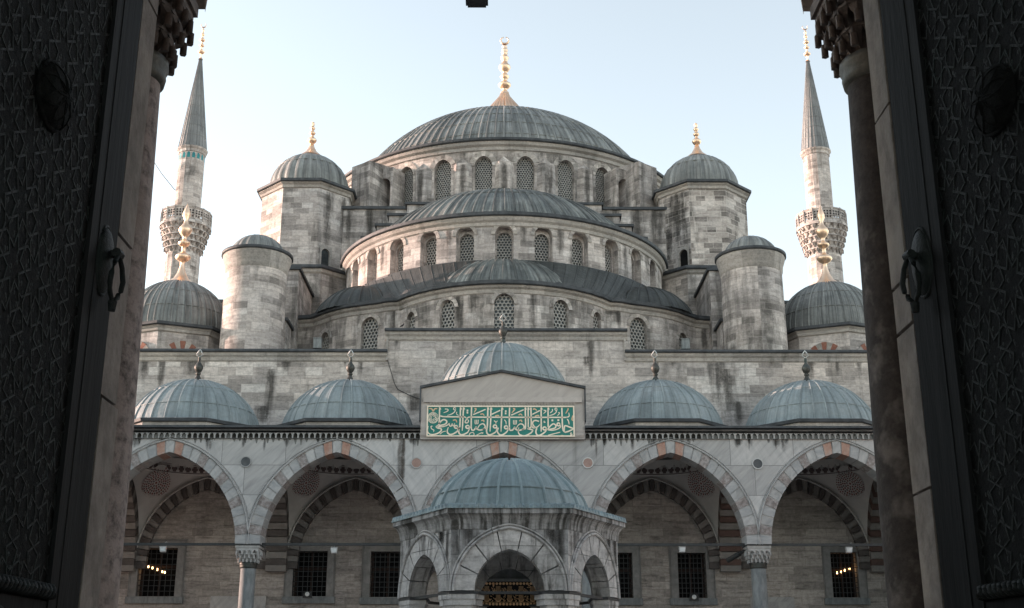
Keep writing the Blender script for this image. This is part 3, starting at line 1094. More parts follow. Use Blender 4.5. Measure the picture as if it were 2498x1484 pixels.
for sg in (-1, 1):
    c = (12.35 * sg, 70.7)
    mb = MB()
    mb.prism(oct_pts(c, 2.7), 24.5, 30.3)
    e_ = oct_pts(c, 2.7)
    fi = line_path(e_[1], e_[2]) if sg < 0 else line_path(e_[7], e_[0])
    drips(mb, fi, [(fi.L * .8, 1.0, 29.9, 26), (fi.L * .3, 1.1, 29.9, 24.7)] if sg < 0 else [(fi.L * .5, 2.0, 29.9, 24.6), (fi.L * .25, 1.0, 28, 24.6), (fi.L * .8, .9, 29.9, 25)])
    tu = part(mb, 'pier_turret', ['stone' if sg < 0 else 'stone_patch', 'water_stain'])
    mb = MB()
    sweep(mb, oct_pts(c, 2.7), [(0, 29.95), (.08, 30.0), (.1, 30.15), (.22, 30.25), (.22, 30.32), (-.1, 30.32)], 0, True)
    sweep(mb, oct_pts(c, 2.7), [(.28, 30.3), (.34, 30.35), (.34, 30.5), (.05, 30.58), (-.6, 30.62)], 1, True)
    part(mb, 'cornice', ['trim', 'lead_strip'], tu)
    mb = MB()
    dome(mb, c, 2.5, 30.55, 2.75, 24, 0, .05, seg=144, sq=.35, hoop=(5,), n=12, lobe=(24, .045))
    part(mb, 'turret_dome', 'lead_main', tu)
    mb = MB()
    mb.lathe(finial_prof(.75, 33.3, [(34.45, .3, .5), (34.95, .2, .3), (35.3, .17, .25), (35.6, .13, .2)], .09), c, 20)
    part(mb, 'finial', 'gold', tu)
    # window in the inner oblique face
    mid = Vector(oct_pts(c, 2.7)[1 if sg < 0 else 0])
    f = line_path(oct_pts(c, 2.7)[1], oct_pts(c, 2.7)[2]) if sg < 0 else line_path(oct_pts(c, 2.7)[7], oct_pts(c, 2.7)[0])
    small_arch_window(tu, f, f.L * (.25 if sg < 0 else .78), .62, 24.75, 25.8, .32, ('trim', 'glass') if sg < 0 else ('trim', 'void'))
    # wider lower stage
    mb = MB()
    mb.prism(oct_pts(c, 3.95), 12, 24.3)
    part(mb, 'turret_base', 'stone_stained')
    mb = MB()
    sweep(mb, oct_pts(c, 3.95), [(0, 24.0), (.1, 24.1), (.14, 24.28), (-.2, 24.3)], 0, True)
    sweep(mb, oct_pts(c, 3.95), [(.2, 24.28), (.26, 24.34), (.24, 24.5), (-.4, 24.66), (-1.1, 24.72)], 1, True)
    part(mb, 'coping', ['trim', 'lead_strip'])
    # stepped buttress blocks beside the round turrets
    mb = MB()
    cap = MB()
    x0, x1 = sorted((sg * 14.6, sg * 11.15))
    capped(x0, x1, 62.0, 67.2, 12, 22.55, .17)
    part(mb, 'buttress', 'stone_stained')
    part(cap, 'buttress_coping', 'lead_strip')
    mb = MB()
    cap = MB()
    x0, x1 = sorted((sg * 13.5, sg * 11.35))
    capped(x0, x1, 60.2, 61.9, 12, 19.1, .15)
    part(mb, 'buttress', 'stone_stained')
    part(cap, 'buttress_coping', 'lead_strip')
    # round stair turret
    c = (12.85 * sg, 59.3)
    mb = MB()
    mb.lathe([(1.62, 14), (1.56, 21.5)], c, 64)
    rt = part(mb, 'round_turret', 'stone' if sg < 0 else 'stone_stained')
    mb = MB()
    mb.lathe([(1.56, 21.3), (1.6, 21.36), (1.62, 21.55), (1.66, 21.75), (1.73, 21.95), (1.76, 22.1), (1.76, 22.18), (1.4, 22.18)], c, 64)
    mb.lathe([(1.78, 22.17), (1.84, 22.2), (1.84, 22.34), (1.6, 22.42), (1.3, 22.44)], c, 64, 1)
    part(mb, 'cornice', ['trim', 'lead_strip'], rt)
    mb = MB()
    dome(mb, c, 1.42, 22.4, 1.05, 20, 0, .04, seg=120, sq=.3, n=9, lobe=(20, .05))
    part(mb, 'turret_dome', 'lead_main', rt)
    # corner dome on its octagonal drum
    c = (17.55 * sg, 62.2)
    op_ = oct_pts(c, 3.05, R(22.5))
    mb = MB()
    mb.prism(op_, 14, 18.5)
    cd = part(mb, 'corner_dome', 'stone')
    mb = MB()
    sweep(mb, op_, [(0, 18.15), (.08, 18.2), (.1, 18.32), (.2, 18.45), (-.1, 18.5)], 0, True)
    sweep(mb, op_, [(.24, 18.45), (.3, 18.5), (.3, 18.64), (0, 18.72), (-.6, 18.74)], 1, True)
    part(mb, 'cornice', ['trim', 'lead_strip'], cd)
    mb = MB()
    dome(mb, c, 2.85, 18.68, 3.15, 48, .07, .05, seg=96, sq=.3, hoop=(3, 6), n=13)
    part(mb, 'dome_shell', 'lead_main', cd)
    mb = MB()
    mb.lathe(finial_prof(.82, 21.75, [(23.35, .42, .55), (24.15, .33, .38), (24.95, .36, .75)], .12) + [(.09, 25.5), (.2, 25.75), (.2, 25.95), (.09, 26.25), (.01, 26.5)], c, 24)
    part(mb, 'finial', 'gold', cd)
    for e in (0, 7):
        # faces meeting the camera: edges 0-1 and 7-0 of the rotated octagon
        i0, i1 = (e, (e + 1) % 8)
        f = line_path(op_[i0], op_[i1])
        mb = MB()
        a = .62
        lp = line_path((-1.2, 0), (1.2, 0))
        g = grille_mesh(a * 2, .5, .55, .2)
        o = link('window', g, cd)
        o.matrix_local = wmat(cd, frame_mat(f, f.L / 2, .01, 16.15) @ Matrix.Translation((0, -.085, 0)))
        mb = MB()
        arch_band(mb, a, .66, .42, 16.65, -.12, .02, 11, [0, 1], ext=.25, extn=1)
        ob = mb.build('window_arch', ['brick_red', 'trim'], cd)
        ob.matrix_local = wmat(cd, frame_mat(f, f.L / 2, 0, 0))

# ---- gallery roofs behind the corner domes
for sg in (-1, 1):
    mb = MB()
    cap = MB()
    x0, x1 = sorted((sg * 30, sg * 14.0))
    capped(x0, x1, 68, 92, 10, 22.6, .18)
    x0, x1 = sorted((sg * 15.75, sg * 15.25))
    capped(x0, x1, 67.5, 68.3, 20, 24.3, .12, .06)
    part(mb, 'gallery_wall', 'stone')
    part(cap, 'gallery_coping', 'lead_strip')

# ---- front wall (its lower half is the back wall of the portico)
FY = 55.9
mb = MB()
f = line_path((-32, FY), (32, FY))
win = []
for (xa, ya, xb, yb) in ((342, 1337, 425, 1455), (718, 1345, 795, 1455), (905, 1346, 982, 1457), (1470, 1349, 1545, 1459), (1652, 1349, 1726, 1459), (2024, 1348, 2098, 1458)):
    x0, z1 = at(xa, ya, FY)
    x1, z0 = at(xb, yb, FY)
    win.append((x0 + 32, x1 + 32, z0, z1))
wops = [((a + b) / 2, b - a, z0, z1, 0) for a, b, z0, z1 in win]
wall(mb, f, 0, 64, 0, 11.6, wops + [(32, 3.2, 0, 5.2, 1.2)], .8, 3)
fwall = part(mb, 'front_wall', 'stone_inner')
mb = MB()
TOPZ, MIDZ = 16.2, 17.25
XL, XR = -5.55, 5.75
f2 = line_path((-32, FY), (32, FY))
wall(mb, f2, 0, 32 + XL, 11.6, TOPZ, (), .3, 4)
wall(mb, f2, 32 + XL, 32 + XR, 11.6, MIDZ, (), .3, 4)
wall(mb, f2, 32 + XR, 64, 11.6, TOPZ, (), .3, 4)
for xx in (XL, XR):
    mb.face([(xx, FY, 15.9), (xx, FY + .9, 15.9), (xx, FY + .9, MIDZ), (xx, FY, MIDZ)])
wst = []
for (px, wpx, ya, yb) in ((355, 26, 868, 950), (397, 26, 868, 985), (470, 42, 868, 935), (505, 22, 868, 905), (560, 30, 868, 900), (880, 26, 868, 935), (842, 20, 868, 900), (700, 40, 868, 925), (970, 30, 825, 850), (1190, 60, 825, 870), (1430, 24, 870, 905),
                          (1440, 30, 825, 950), (1600, 30, 868, 900), (1745, 60, 868, 1040), (1775, 50, 900, 1060), (1800, 40, 980, 1060), (1975, 40, 868, 945), (2040, 16, 868, 930), (1640, 30, 868, 905), (1880, 50, 868, 900), (2090, 30, 868, 920), (640, 60, 990, 1050), (660, 36, 900, 1040), (1010, 50, 960, 1030)):
    x, z1 = at(px, ya, FY)
    _, z0 = at(px, yb, FY)
    wst.append((32 + x, wpx * .021, z1, z0))
drips(mb, f2, wst)
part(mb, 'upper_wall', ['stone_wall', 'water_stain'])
mb = MB()


def parapet(x0, x1, zt):
    sweep(mb, [(x0, FY), (x1, FY)], [(0, zt - .42), (.06, zt - .36), (.08, zt - .22), (.17, zt - .12), (.2, zt), (-.1, zt + .01)])
    sweep(mb, [(x0, FY), (x1, FY)], [(.26, zt), (.3, zt + .05), (.28, zt + .15), (.0, zt + .2), (-.9, zt + .26)], 1)


parapet(-32, XL - .03, TOPZ - .05)
parapet(XL - .18, XR + .18, MIDZ - .05)
parapet(XR + .03, 32, TOPZ - .05)
for xx, sg in ((XL, -1), (XR, 1)):
    x0, x1 = sorted((xx, xx + sg * .1))
    mb.box(x0, x1, FY - .12, FY + .5, TOPZ - .4, MIDZ - .4)
part(mb, 'parapet_moulding', ['trim', 'lead_strip'])
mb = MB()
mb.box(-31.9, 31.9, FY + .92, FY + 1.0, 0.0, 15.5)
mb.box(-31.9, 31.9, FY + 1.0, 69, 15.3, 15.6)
part(mb, 'dark_interior_sheet', 'void')  # black sheets added to stand in for the darkness of the unlit hall
# windows of the portico wall: frame, sill, iron grille
for k, (a, b, z0, z1) in enumerate(win):
    x0, x1 = a - 32, b - 32
    mb = MB()
    y0 = FY - .06
    t = .3
    mb.box(x0 - t, x0, y0, FY + .25, z0 - .02, z1 + t)
    mb.box(x1, x1 + t, y0, FY + .25, z0 - .02, z1 + t)
    mb.box(x0 + .002, x1 - .002, y0, FY + .25, z1, z1 + t)
    for q in (0, 1):
        e = t + .03 + q * .05
        mb.box(x0 - e, x0 - e + .03, y0 - .03, FY + .1, z0, z1 + e)
        mb.box(x1 + e - .03, x1 + e, y0 - .03, FY + .1, z0, z1 + e)
        mb.box(x0 - e + .031, x1 + e - .031, y0 - .03, FY + .1, z1 + e - .03, z1 + e)
    mb.box(x0 - t - .12, x1 + t + .12, y0 - .1, FY + .2, z0 - .32, z0 - .025, 1)
    wf = part(mb, 'window', ['frame_grey', 'column_grey'])
    mb = MB()
    nx, nz = 7, 9
    for i in range(nx + 1):
        x = x0 + (x1 - x0) * i / nx
        mb.box(x - .014, x + .014, FY + .1, FY + .13, z0, z1)
    for j in range(nz + 1):
        z = z0 + (z1 - z0) * j / nz
        mb.box(x0, x1, FY + .135, FY + .165, z - .014, z + .014)
    part(mb, 'grille', 'iron', wf)
    mb = MB()
    xm = (x0 + x1) / 2
    for x in (x0 + .05, xm, x1 - .05):
        mb.box(x - .05, x + .05, FY + .5, FY + .58, z0, z1)
    zz = z0 + (z1 - z0) * .63
    mb.box(x0, x1, FY + .49, FY + .585, zz - .06, zz + .06)
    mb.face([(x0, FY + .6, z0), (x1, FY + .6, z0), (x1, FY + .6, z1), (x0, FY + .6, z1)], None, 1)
    part(mb, 'casement', ['casement', 'void'], wf)
# low marble wall panels beside the columns
for (xa, xb, yt) in ((515, 650, 1455), (1830, 1936, 1457)):
    x0, zt = at(xa, yt, FY)
    x1, _ = at(xb, yt, FY)
    mb = MB()
    mb.box(x0, x1, FY - .07, FY + .1, .3, zt)
    mb.box(x0 + .18, x1 - .18, FY - .1, FY + .1, .3, zt - .22)
    mb.box(x0 + .34, x1 - .34, FY - .13, FY + .1, .3, zt - .36)
    part(mb, 'wall_panel', 'marble_plain')

# ================================================================== minarets
def minaret(sg, label):
    x = 31.6 * sg
    t = thing('minaret', label, 'minaret', (x, 112, 0), 'slender minarets behind the mosque')
    c = (0, 0)

    def pm(mb, nm, mats, parent=t):
        return mb.build(nm, mats, parent)
    NF = 16

    def flute(r, z0, z1, amp=.035):
        mb = MB()
        mb.lathe([(r * 1.02, z0), (r, z1)], c, NF * 6, lobe=(NF, -amp), sm=False)
        return mb
    mb = flute(1.62, 0, 41.6)
    pm(mb, 'shaft', 'stone')
    mb = MB()
    mb.prism(oct_pts(c, 1.26, 0, NF), 46.0, 53.0)
    sweep(mb, oct_pts(c, 1.26, 0, NF), [(0, 52.4), (.08, 52.45), (.1, 52.7), (.22, 52.85), (.26, 53.0), (-.2, 53.02)], 0, True)
    up = pm(mb, 'upper_shaft', 'stone')
    if sg < 0:
        mb = MB()
        for k in range(NF):
            a = 2 * PI * k / NF
            p = circ_path(c, 1.275)
            lp = []
            for (du, dz) in ((-.15, 0), (.15, 0), (.15, .4), (.1, .55), (0, .62), (-.1, .55), (-.15, .4)):
                q = p(a * 1.275)
                lp.append((q[0] + du * math.cos(a), q[1] + du * math.sin(a), 51.75 + dz))
            mb.face(lp)
        pm(mb, 'tile_band', 'teal_tile', up)
    # balcony: corbelled tiers, slab, pierced parapet
    mb = MB()
    prof = [(1.62, 41.6)]
    tiers = 5
    for k in range(tiers):
        r0, r1 = 1.66 + k * .15, 1.66 + (k + 1) * .15
        z0 = 41.6 + k * .58
        n = 20
        for i in range(n):
            a = 2 * PI * (i + .5 * (k % 2)) / n
            dw = PI / n
            p = [(r1 * math.sin(a + e), -r1 * math.cos(a + e)) for e in (-dw, 0, dw)]
            q = [(r0 * .96 * math.sin(a + e), -r0 * .96 * math.cos(a + e)) for e in (-dw, 0, dw)]
            zt = z0 + .58
            rr = r1 + .1
            tip = (rr * math.sin(a), -rr * math.cos(a))
            mb.face([(*p[0], zt), (*tip, zt), (*q[1], z0 + .05)])
            mb.face([(*tip, zt), (*p[2], zt), (*q[1], z0 + .05)])
            mb.face([(*p[0], zt), (*q[1], z0 + .05), (*q[0], zt)])
            mb.face([(*p[2], zt), (*q[1], z0 + .05), (*q[2], zt)])
            if i % 2 == k % 2:
                mb.tube([(tip[0] * .97, tip[1] * .97, zt - .02), (tip[0] * .97, tip[1] * .97, zt - .34)], .05, 5)
        mb.lathe([(r0 * .93, z0), (r0 * .96, zt)], c, 40)
        mb.lathe([(r1 + .1, zt - .06), (r1 + .1, zt + .02), (r0, zt + .02)], c, 40)
    mb.lathe([(2.4, 44.45), (2.48, 44.5), (2.5, 44.7), (2.4, 44.78), (1.2, 44.8)], c, 40)
    bal = pm(mb, 'balcony', 'stone')
    mb = MB()
    pts = oct_pts(c, 2.36, 0, 16)
    for k in range(16):
        f_ = line_path(pts[k], pts[(k + 1) % 16])
        L = f_.L
        wall(mb, f_, 0, L, 44.8, 46.05, [(L * q, .17, z, z + .2, 0) for q in (.2, .5, .8) for z in ((45.02,))], .12, .5)
        x_, y_, nx_, ny_ = f_(0)
        mb.box(x_ - .07, x_ + .07, y_ - .07, y_ + .07, 44.8, 46.15)
    sweep(mb, pts, [(-.12, 45.95), (.06, 45.95), (.08, 46.1), (-.14, 46.1), (-.14, 45.95)], 0, True)
    for k in range(16):
        f_ = line_path(pts[k], pts[(k + 1) % 16])
        for q in (.2, .5, .8):
            for z in (45.42, 45.68):
                x_, y_, nx_, ny_ = f_(f_.L * q)
                e = .075
                tx, ty = -ny_, nx_
                o_ = .012
                mb.face([(x_ + nx_ * o_ - tx * e, y_ + ny_ * o_ - ty * e, z - e), (x_ + nx_ * o_ + tx * e, y_ + ny_ * o_ + ty * e, z - e),
                         (x_ + nx_ * o_ + tx * e, y_ + ny_ * o_ + ty * e, z + e), (x_ + nx_ * o_ - tx * e, y_ + ny_ * o_ - ty * e, z + e)], None, 1)
    pm(mb, 'parapet', ['stone', 'void'], bal)
    mb = MB()
    pfc = [(1.46, 52.98), (1.44, 53.1)] + [(1.4 * (1 - k / 9) + .12 * k / 9, 53.15 + 10.4 * k / 9) for k in range(10)]
    mb.lathe(pfc, c, 24, ucount=24, sm=False)
    ribs(mb, pfc, c, 24, .05, .035, stop=1.0)
    hoops(mb, pfc, c, range(3, 11), .03, 24)
    sp = pm(mb, 'spire', 'lead_spire')
    mb = MB()
    z = 63.45
    mb.lathe(finial_prof(.24, z, [(z + .85, .36, .46), (z + 1.6, .27, .4), (z + 2.25, .3, .46), (z + 2.9, .2, .34), (z + 3.4, .16, .3)], .1), c, 16)
    mb.tube([(.26 * math.sin(q), 0, z + 4.0 - .26 * math.cos(q)) for q in [R(-140 + 14 * k) for k in range(21)]], [.02 + .045 * math.sin(PI * k / 20) for k in range(21)], 6)
    pm(mb, 'finial', 'gold', sp)
    return t


minaret(-1, 'slender stone minaret with a band of teal tiles, left of the great dome')
minaret(1, 'slender plain stone minaret, sunlit on its left side, right of the great dome')

# ================================================================== portico
PO = thing('portico', 'grey marble arcade of pointed arches along the mosque front, roofed with small domes', 'portico', (0, 49, 0))
PY = 49.0
PITCHX = 6.83
ZS = 6.32
AH, AR, AT = 2.92, 3.72, .49
BAYS = [-2, -1, 0, 1, 2]
WT = 10.62


def pp(mb, name, mats, parent=None):
    return part(mb, name, mats, parent or PO)


# arcade wall in front of the arches
mb = MB()
f = line_path((-26, PY), (26, PY))
ao = [(26 + PITCHX * k, 2 * (AH + .02), ZS - .02, ZS, AR + .02) for k in BAYS]
wall(mb, f, 26 - PITCHX * 2.5, 26 + PITCHX * 2.5, ZS - .02, WT, ao, 1.0, .8)
for sg in (-1, 1):
    x0, x1 = sorted((sg * PITCHX * 2.5, sg * 26))
    mb.box(x0, x1, PY, PY + 1, 0, WT)
pst = []
for k in range(46):
    x = rr_.uniform(-16.5, 16.5)
    if -3.4 < x < 3.3:
        continue
    pst.append((26 + x, rr_.uniform(.12, .5), 10.6, 10.6 - rr_.uniform(.15, .7)))
drips(mb, f, pst, off=.008)
x_, za_ = at(980, 1068, PY)
_, zb_ = at(980, 1335, PY)
drips(mb, f, [(26 + x_, .5, za_ + .1, zb_ - .7), (26 + x_ + .08, .3, za_ + .1, zb_ - .3), (26 + at(1455, 1100, PY)[0], .16, 10.6, 9.4)], mi=2, off=.02)
pp(mb, 'arcade_wall', ['marble', 'water_stain', 'water_stain_brown'])
for k in BAYS:
    mb = MB()
    arch_band(mb, AH, AR, AT, ZS, PY - .03, PY + 1.0, 29, [2, 0, 1], cx=PITCHX * k, red=(3, 2))
    arch_moulding(mb, AH, AR, AT + .03, ZS, PY - .05, .035, PITCHX * k, 2)
    arch_moulding(mb, AH, AR, AT + .13, ZS, PY - .01, .02, PITCHX * k, 2)
    pp(mb, 'arch', ['granite', 'voussoir_marble', 'marble_plain', 'voussoir_red'])


def capital(mb, z0, z1, r0, hw, tiers=3, mi=0, n=16, drop=0.03):
    """muqarnas capital: tiers of little pointed niches stepping out from a round neck to a square abacus"""
    H = (z1 - z0) * .7
    for k in range(tiers):
        a0, a1 = k / tiers, (k + 1) / tiers
        zb, zt = z0 + H * a0, z0 + H * a1

        def rad(al, t):
            circ = r0 * (1.02 + .1 * t)
            sq = hw / max(abs(math.cos(al)), abs(math.sin(al)))
            sq = min(sq, hw * 1.28)
            return circ * (1 - t) + sq * t
        for i in range(n):
            al = 2 * PI * (i + .5 * (k % 2)) / n
            dl = PI / n
            rt, rb = rad(al, a1), rad(al, a0)
            rl, rr_ = rad(al - dl, a1), rad(al + dl, a1)
            out = rt + (hw - r0) * .22
            T = (out * math.sin(al), -out * math.cos(al))
            Lp = (rl * math.sin(al - dl), -rl * math.cos(al - dl))
            Rp = (rr_ * math.sin(al + dl), -rr_ * math.cos(al + dl))
            Bp = (rb * .97 * math.sin(al), -rb * .97 * math.cos(al))
            zm = zb + (zt - zb) * .45
            mb.face([(*Lp, zt), (*T, zt), (*T, zm), (*Bp, zb)], None, mi)
            mb.face([(*T, zt), (*Rp, zt), (*Bp, zb), (*T, zm)], None, mi)
            q = out * .985
            mb.tube([(q * math.sin(al), -q * math.cos(al), zm + drop), (q * math.sin(al), -q * math.cos(al), zm - drop * 3)], drop * 1.1, 5, mi)
        mb.lathe([(rad(0, a0) * .97, zb), (rad(0, a1) * .93, zt)], (0, 0), 32, mi)
        ringp = []
        for i in range(32):
            al = 2 * PI * i / 32
            q = rad(al, a1) + (hw - r0) * .12
            ringp.append((q * math.sin(al), -q * math.cos(al)))
        mb.face([(*p, zt - .001) for p in ringp], None, mi)
        mb.face([(*p, zt + drop) for p in ringp], None, mi)
        for i in range(32):
            p, q2 = ringp[i], ringp[(i + 1) % 32]
            mb.face([(*p, zt - .001), (*q2, zt - .001), (*q2, zt + drop), (*p, zt + drop)], None, mi)
    b = hw * 1.04
    sqp = [(-b, -b), (b, -b), (b, b), (-b, b)]
    ze = z0 + H
    mb.prism([(x * .93, y * .93) for x, y in sqp], ze + drop, ze + (z1 - ze) * .5, mi)
    mb.prism(sqp, ze + (z1 - ze) * .5, z1, mi)


def column(root, loc, mats, r, z_ring, z_top, hw, rb=None):
    mb = MB()
    rb = rb or r * 1.04
    mb.lathe([(rb, .5), (rb * .985, 2.2), ((rb + r) / 2, 4.0), (r, z_ring)], (0, 0), 40)
    sh = mb.build('column', mats[0], root)
    sh.location = Vector(loc) - Vector(root.location)
    mb = MB()
    mb.lathe([(r * .98, z_ring - .1), (r * 1.12, z_ring - .08), (r * 1.16, z_ring - .02), (r * 1.14, z_ring + .03), (r * 1.22, z_ring + .07), (r * 1.2, z_ring + .13), (r * 1.0, z_ring + .16)], (0, 0), 40)
    mb.build('collar', mats[1], sh)
    mb = MB()
    mb.box(-r * 1.5, r * 1.5, -r * 1.5, r * 1.5, 0, .25)
    mb.lathe([(rb * 1.35, .25), (rb * 1.3, .36), (rb * 1.05, .42), (rb, .5)], (0, 0), 32)
    mb.build('base', mats[2], sh)
    mb = MB()
    capital(mb, z_ring + .15, z_top, r, hw)
    mb.build('capital', mats[2], sh)
    return sh


col0 = column(PO, (-PITCHX * 2.5, PY + .5, 0), ('column_grey', 'bronze_dark', 'capital_white'), .3, 5.5, ZS - .035, .46)
for k in (-1.5, -.5, .5, 1.5, 2.5):
    c_ = copy_tree(col0, PO)
    c_.location = Vector((PITCHX * k, PY + .5, 0)) - PO.location
# tie bars, front and cross
for k in BAYS:
    mb = MB()
    x = PITCHX * k
    mb.box(x - AH - .05, x + AH + .05, PY + .44, PY + .56, ZS + .0, ZS + .1)
    pp(mb, 'tie_bar', 'iron')
for k in (-2.5, -1.5, -.5, .5, 1.5, 2.5):
    mb = MB()
    x = PITCHX * k
    mb.box(x - .5, x + .5, PY - .012, PY + 1.012, ZS - .035, ZS + .015)
    pp(mb, 'iron_strap', 'iron')
# transverse arches with their striped legs, blind arches on the wall
for k in (-2.5, -1.5, -.5, .5, 1.5, 2.5):
    mb = MB()
    arch_band(mb, 2.45, 3.3, .9, ZS + .1, -.46, .46, 27, [0, 1], ext=.55, extn=2)
    o = mb.build('transverse_arch', ['stripe_red' if k > 0 else 'stripe_dark', 'stripe_light'], PO)
    o.matrix_local = Matrix.Translation(Vector((PITCHX * k, 52.95, 0)) - PO.location) @ Matrix.Rotation(PI / 2, 4, 'Z')
for k in BAYS:
    mb = MB()
    arch_band(mb, AH - .42, AR - .45, .5, ZS, FY - .22, FY + .05, 35, [0, 1], cx=PITCHX * k, ext=.3, extn=1)
    arch_moulding(mb, AH - .42, AR - .45, .53, ZS, FY - .24, .04, PITCHX * k, 2)
    pp(mb, 'blind_arch', ['stripe_dark', 'stripe_light', 'plaster'])


def vault_z(x, y, hb=2.93, k=1.28, zs=ZS):
    r2 = x * x + y * y
    if r2 >= hb * hb * .9:
        return zs + k * math.sqrt(max(.0, 2 * hb * hb - r2))
    zr = zs + k * math.sqrt(2 * hb * hb - hb * hb * .9)
    return zr + .05 + .75 * math.sqrt(max(0, hb * hb * .9 - r2))


for k in BAYS:
    cx, cy = PITCHX * k, 52.95
    mb = MB()
    N = 40
    hb = 2.95
    Pg = [[(cx - hb + 2 * hb * i / N, cy - hb + 2 * hb * j / N, vault_z(-hb + 2 * hb * i / N, -hb + 2 * hb * j / N)) for j in range(N + 1)] for i in range(N + 1)]
    mb.grid(Pg)
    va = pp(mb, 'vault', 'plaster')
    # painted rosettes on the pendentives near the wall
    for sx in (-1, 1):
        mb = MB()
        px0, py0 = cx + sx * 2.22, cy + 2.18

        def onv(a, r):
            # local tangent-plane disc dropped on the vault
            n_ = Vector((-sx * .55, -.55, -.63)).normalized()
            e1 = Vector((sx * .7, -.7, 0)) * -1
            e1.normalize()
            e2 = n_.cross(e1)
            b = Vector((px0, py0, vault_z(px0 - cx, py0 - cy)))
            p = b + e1 * (r * math.cos(a)) + e2 * (r * math.sin(a))
            z = vault_z(p.x - cx, p.y - cy)
            if abs(p.x - cx) > 2.93 or abs(p.y - cy) > 2.93:
                z = p.z
            q = Vector((p.x, p.y, (z + p.z) / 2 if abs(z - p.z) > .15 else z))
            return q + n_ * .05
        for q in range(24):
            t0, t1 = 2 * PI * q / 24, 2 * PI * (q + 1) / 24
            for ra, rb_ in ((.0, .25), (.25, .48), (.48, .69)):
                mb.face([onv(t0, ra) + Vector((0, .004, .004)), onv(t0, rb_) + Vector((0, .004, .004)), onv(t1, rb_) + Vector((0, .004, .004)), onv(t1, ra + .0005) + Vector((0, .004, .004))], None, 2)
        for rr, nn, dd in ((.06, 1, .055), (.15, 8, .045), (.25, 14, .045), (.35, 20, .045), (.45, 26, .045), (.55, 32, .04), (.64, 36, .035)):
            for i in range(nn):
                a = 2 * PI * i / nn + rr * 3
                ctr_r = rr if nn > 1 else 0
                ring = []
                for q in range(6):
                    b_ = 2 * PI * q / 6
                    xx, yy = ctr_r * math.cos(a) + dd * math.cos(b_), ctr_r * math.sin(a) + dd * math.sin(b_)
                    ring.append(onv(math.atan2(yy, xx), math.hypot(xx, yy)))
                mb.face(ring, None, i % 2 if rr < .6 else 0)
        part(mb, 'rosette', ['paint_red', 'paint_dark', 'plaster'], va)
    # painted frieze round the dome ring
    mb = MB()
    rr = hb * math.sqrt(.9)
    zr = ZS + 1.28 * math.sqrt(2 * hb * hb - rr * rr)
    mb.lathe([(rr + .02, zr - .06), (rr - .06, zr - .02), (rr - .06, zr + .42), (rr, zr + .46)], (cx, cy), 64, 0)
    for i in range(56):
        a = 2 * PI * i / 56
        for (z0, z1, w0) in ((zr + .06, zr + .34, .5), (zr + .14, zr + .26, .85)):
            a0, a1 = a - PI / 56 * w0, a + PI / 56 * w0
            r_ = rr - .065 - (.004 if w0 > .6 else 0)
            mb.face([(cx + r_ * math.sin(a0), cy - r_ * math.cos(a0), z0), (cx + r_ * math.sin(a1), cy - r_ * math.cos(a1), z0),
                     (cx + r_ * math.sin(a1), cy - r_ * math.cos(a1), z1), (cx + r_ * math.sin(a0), cy - r_ * math.cos(a0), z1)], None, 1)
    for zz in (zr, zr + .39):
        mb.lathe([(rr - .07, zz), (rr - .07, zz + .035)], (cx, cy), 64, 1)
    pp(mb, 'frieze', ['plaster', 'paint_dark', 'paint_red'], va)

# cornice: muqarnas niches, marble mouldings, lead edge (interrupted by the raised centre)
PXL, PXR = -3.42, 3.32
for x0, x1 in ((-26, PXL), (PXR, 26)):
    mb = MB()
    f = line_path((x0, PY - .1), (x1, PY - .1))
    n = int((x1 - x0) / .228)
    d = (x1 - x0) / n
    nops = [(d * (i + .5), .17, 10.605, 10.72, .1) for i in range(n)]
    wall(mb, f, 0, x1 - x0, 10.6, 10.85, nops, .12, 5, 0, 3, 2)
    lv, mould = 0.5, random.Random(int(x0 * 10))
    for i in range(n):
        lv = min(1, max(0, lv + mould.uniform(-.5, .5)))
        xa = x0 + d * i
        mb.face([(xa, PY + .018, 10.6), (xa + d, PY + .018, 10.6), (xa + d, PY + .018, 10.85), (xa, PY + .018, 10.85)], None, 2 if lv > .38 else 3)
        if lv > .6:
            # black algae run below the niche
            h = mould.uniform(.05, .3)
            mb.face([(xa + .05, PY - .004, 10.6), (xa + d - .05, PY - .004, 10.6), (xa + d * .6, PY - .004, 10.6 - h), (xa + d * .45, PY - .004, 10.6 - h)], None, 4)
        sweep(mb, [(x0, PY), (x1, PY)], [(.1, 10.82), (.16, 10.84), (.16, 10.89), (.22, 10.92), (.3, 10.95), (.3, 10.985), (0, 10.99)], 0)
    sweep(mb, [(x0, PY), (x1, PY)], [(.34, 10.98), (.4, 10.99), (.4, 11.08), (.1, 11.12), (-7, 11.16)], 1)
    pp(mb, 'cornice', ['marble_plain', 'lead_strip', 'algae', 'frame_grey', 'algae_run'])
mb = MB()
mb.box(-26, 26, PY + .3, FY - .02, 10.95, 11.1)
pp(mb, 'flat_roof', 'lead_roof')
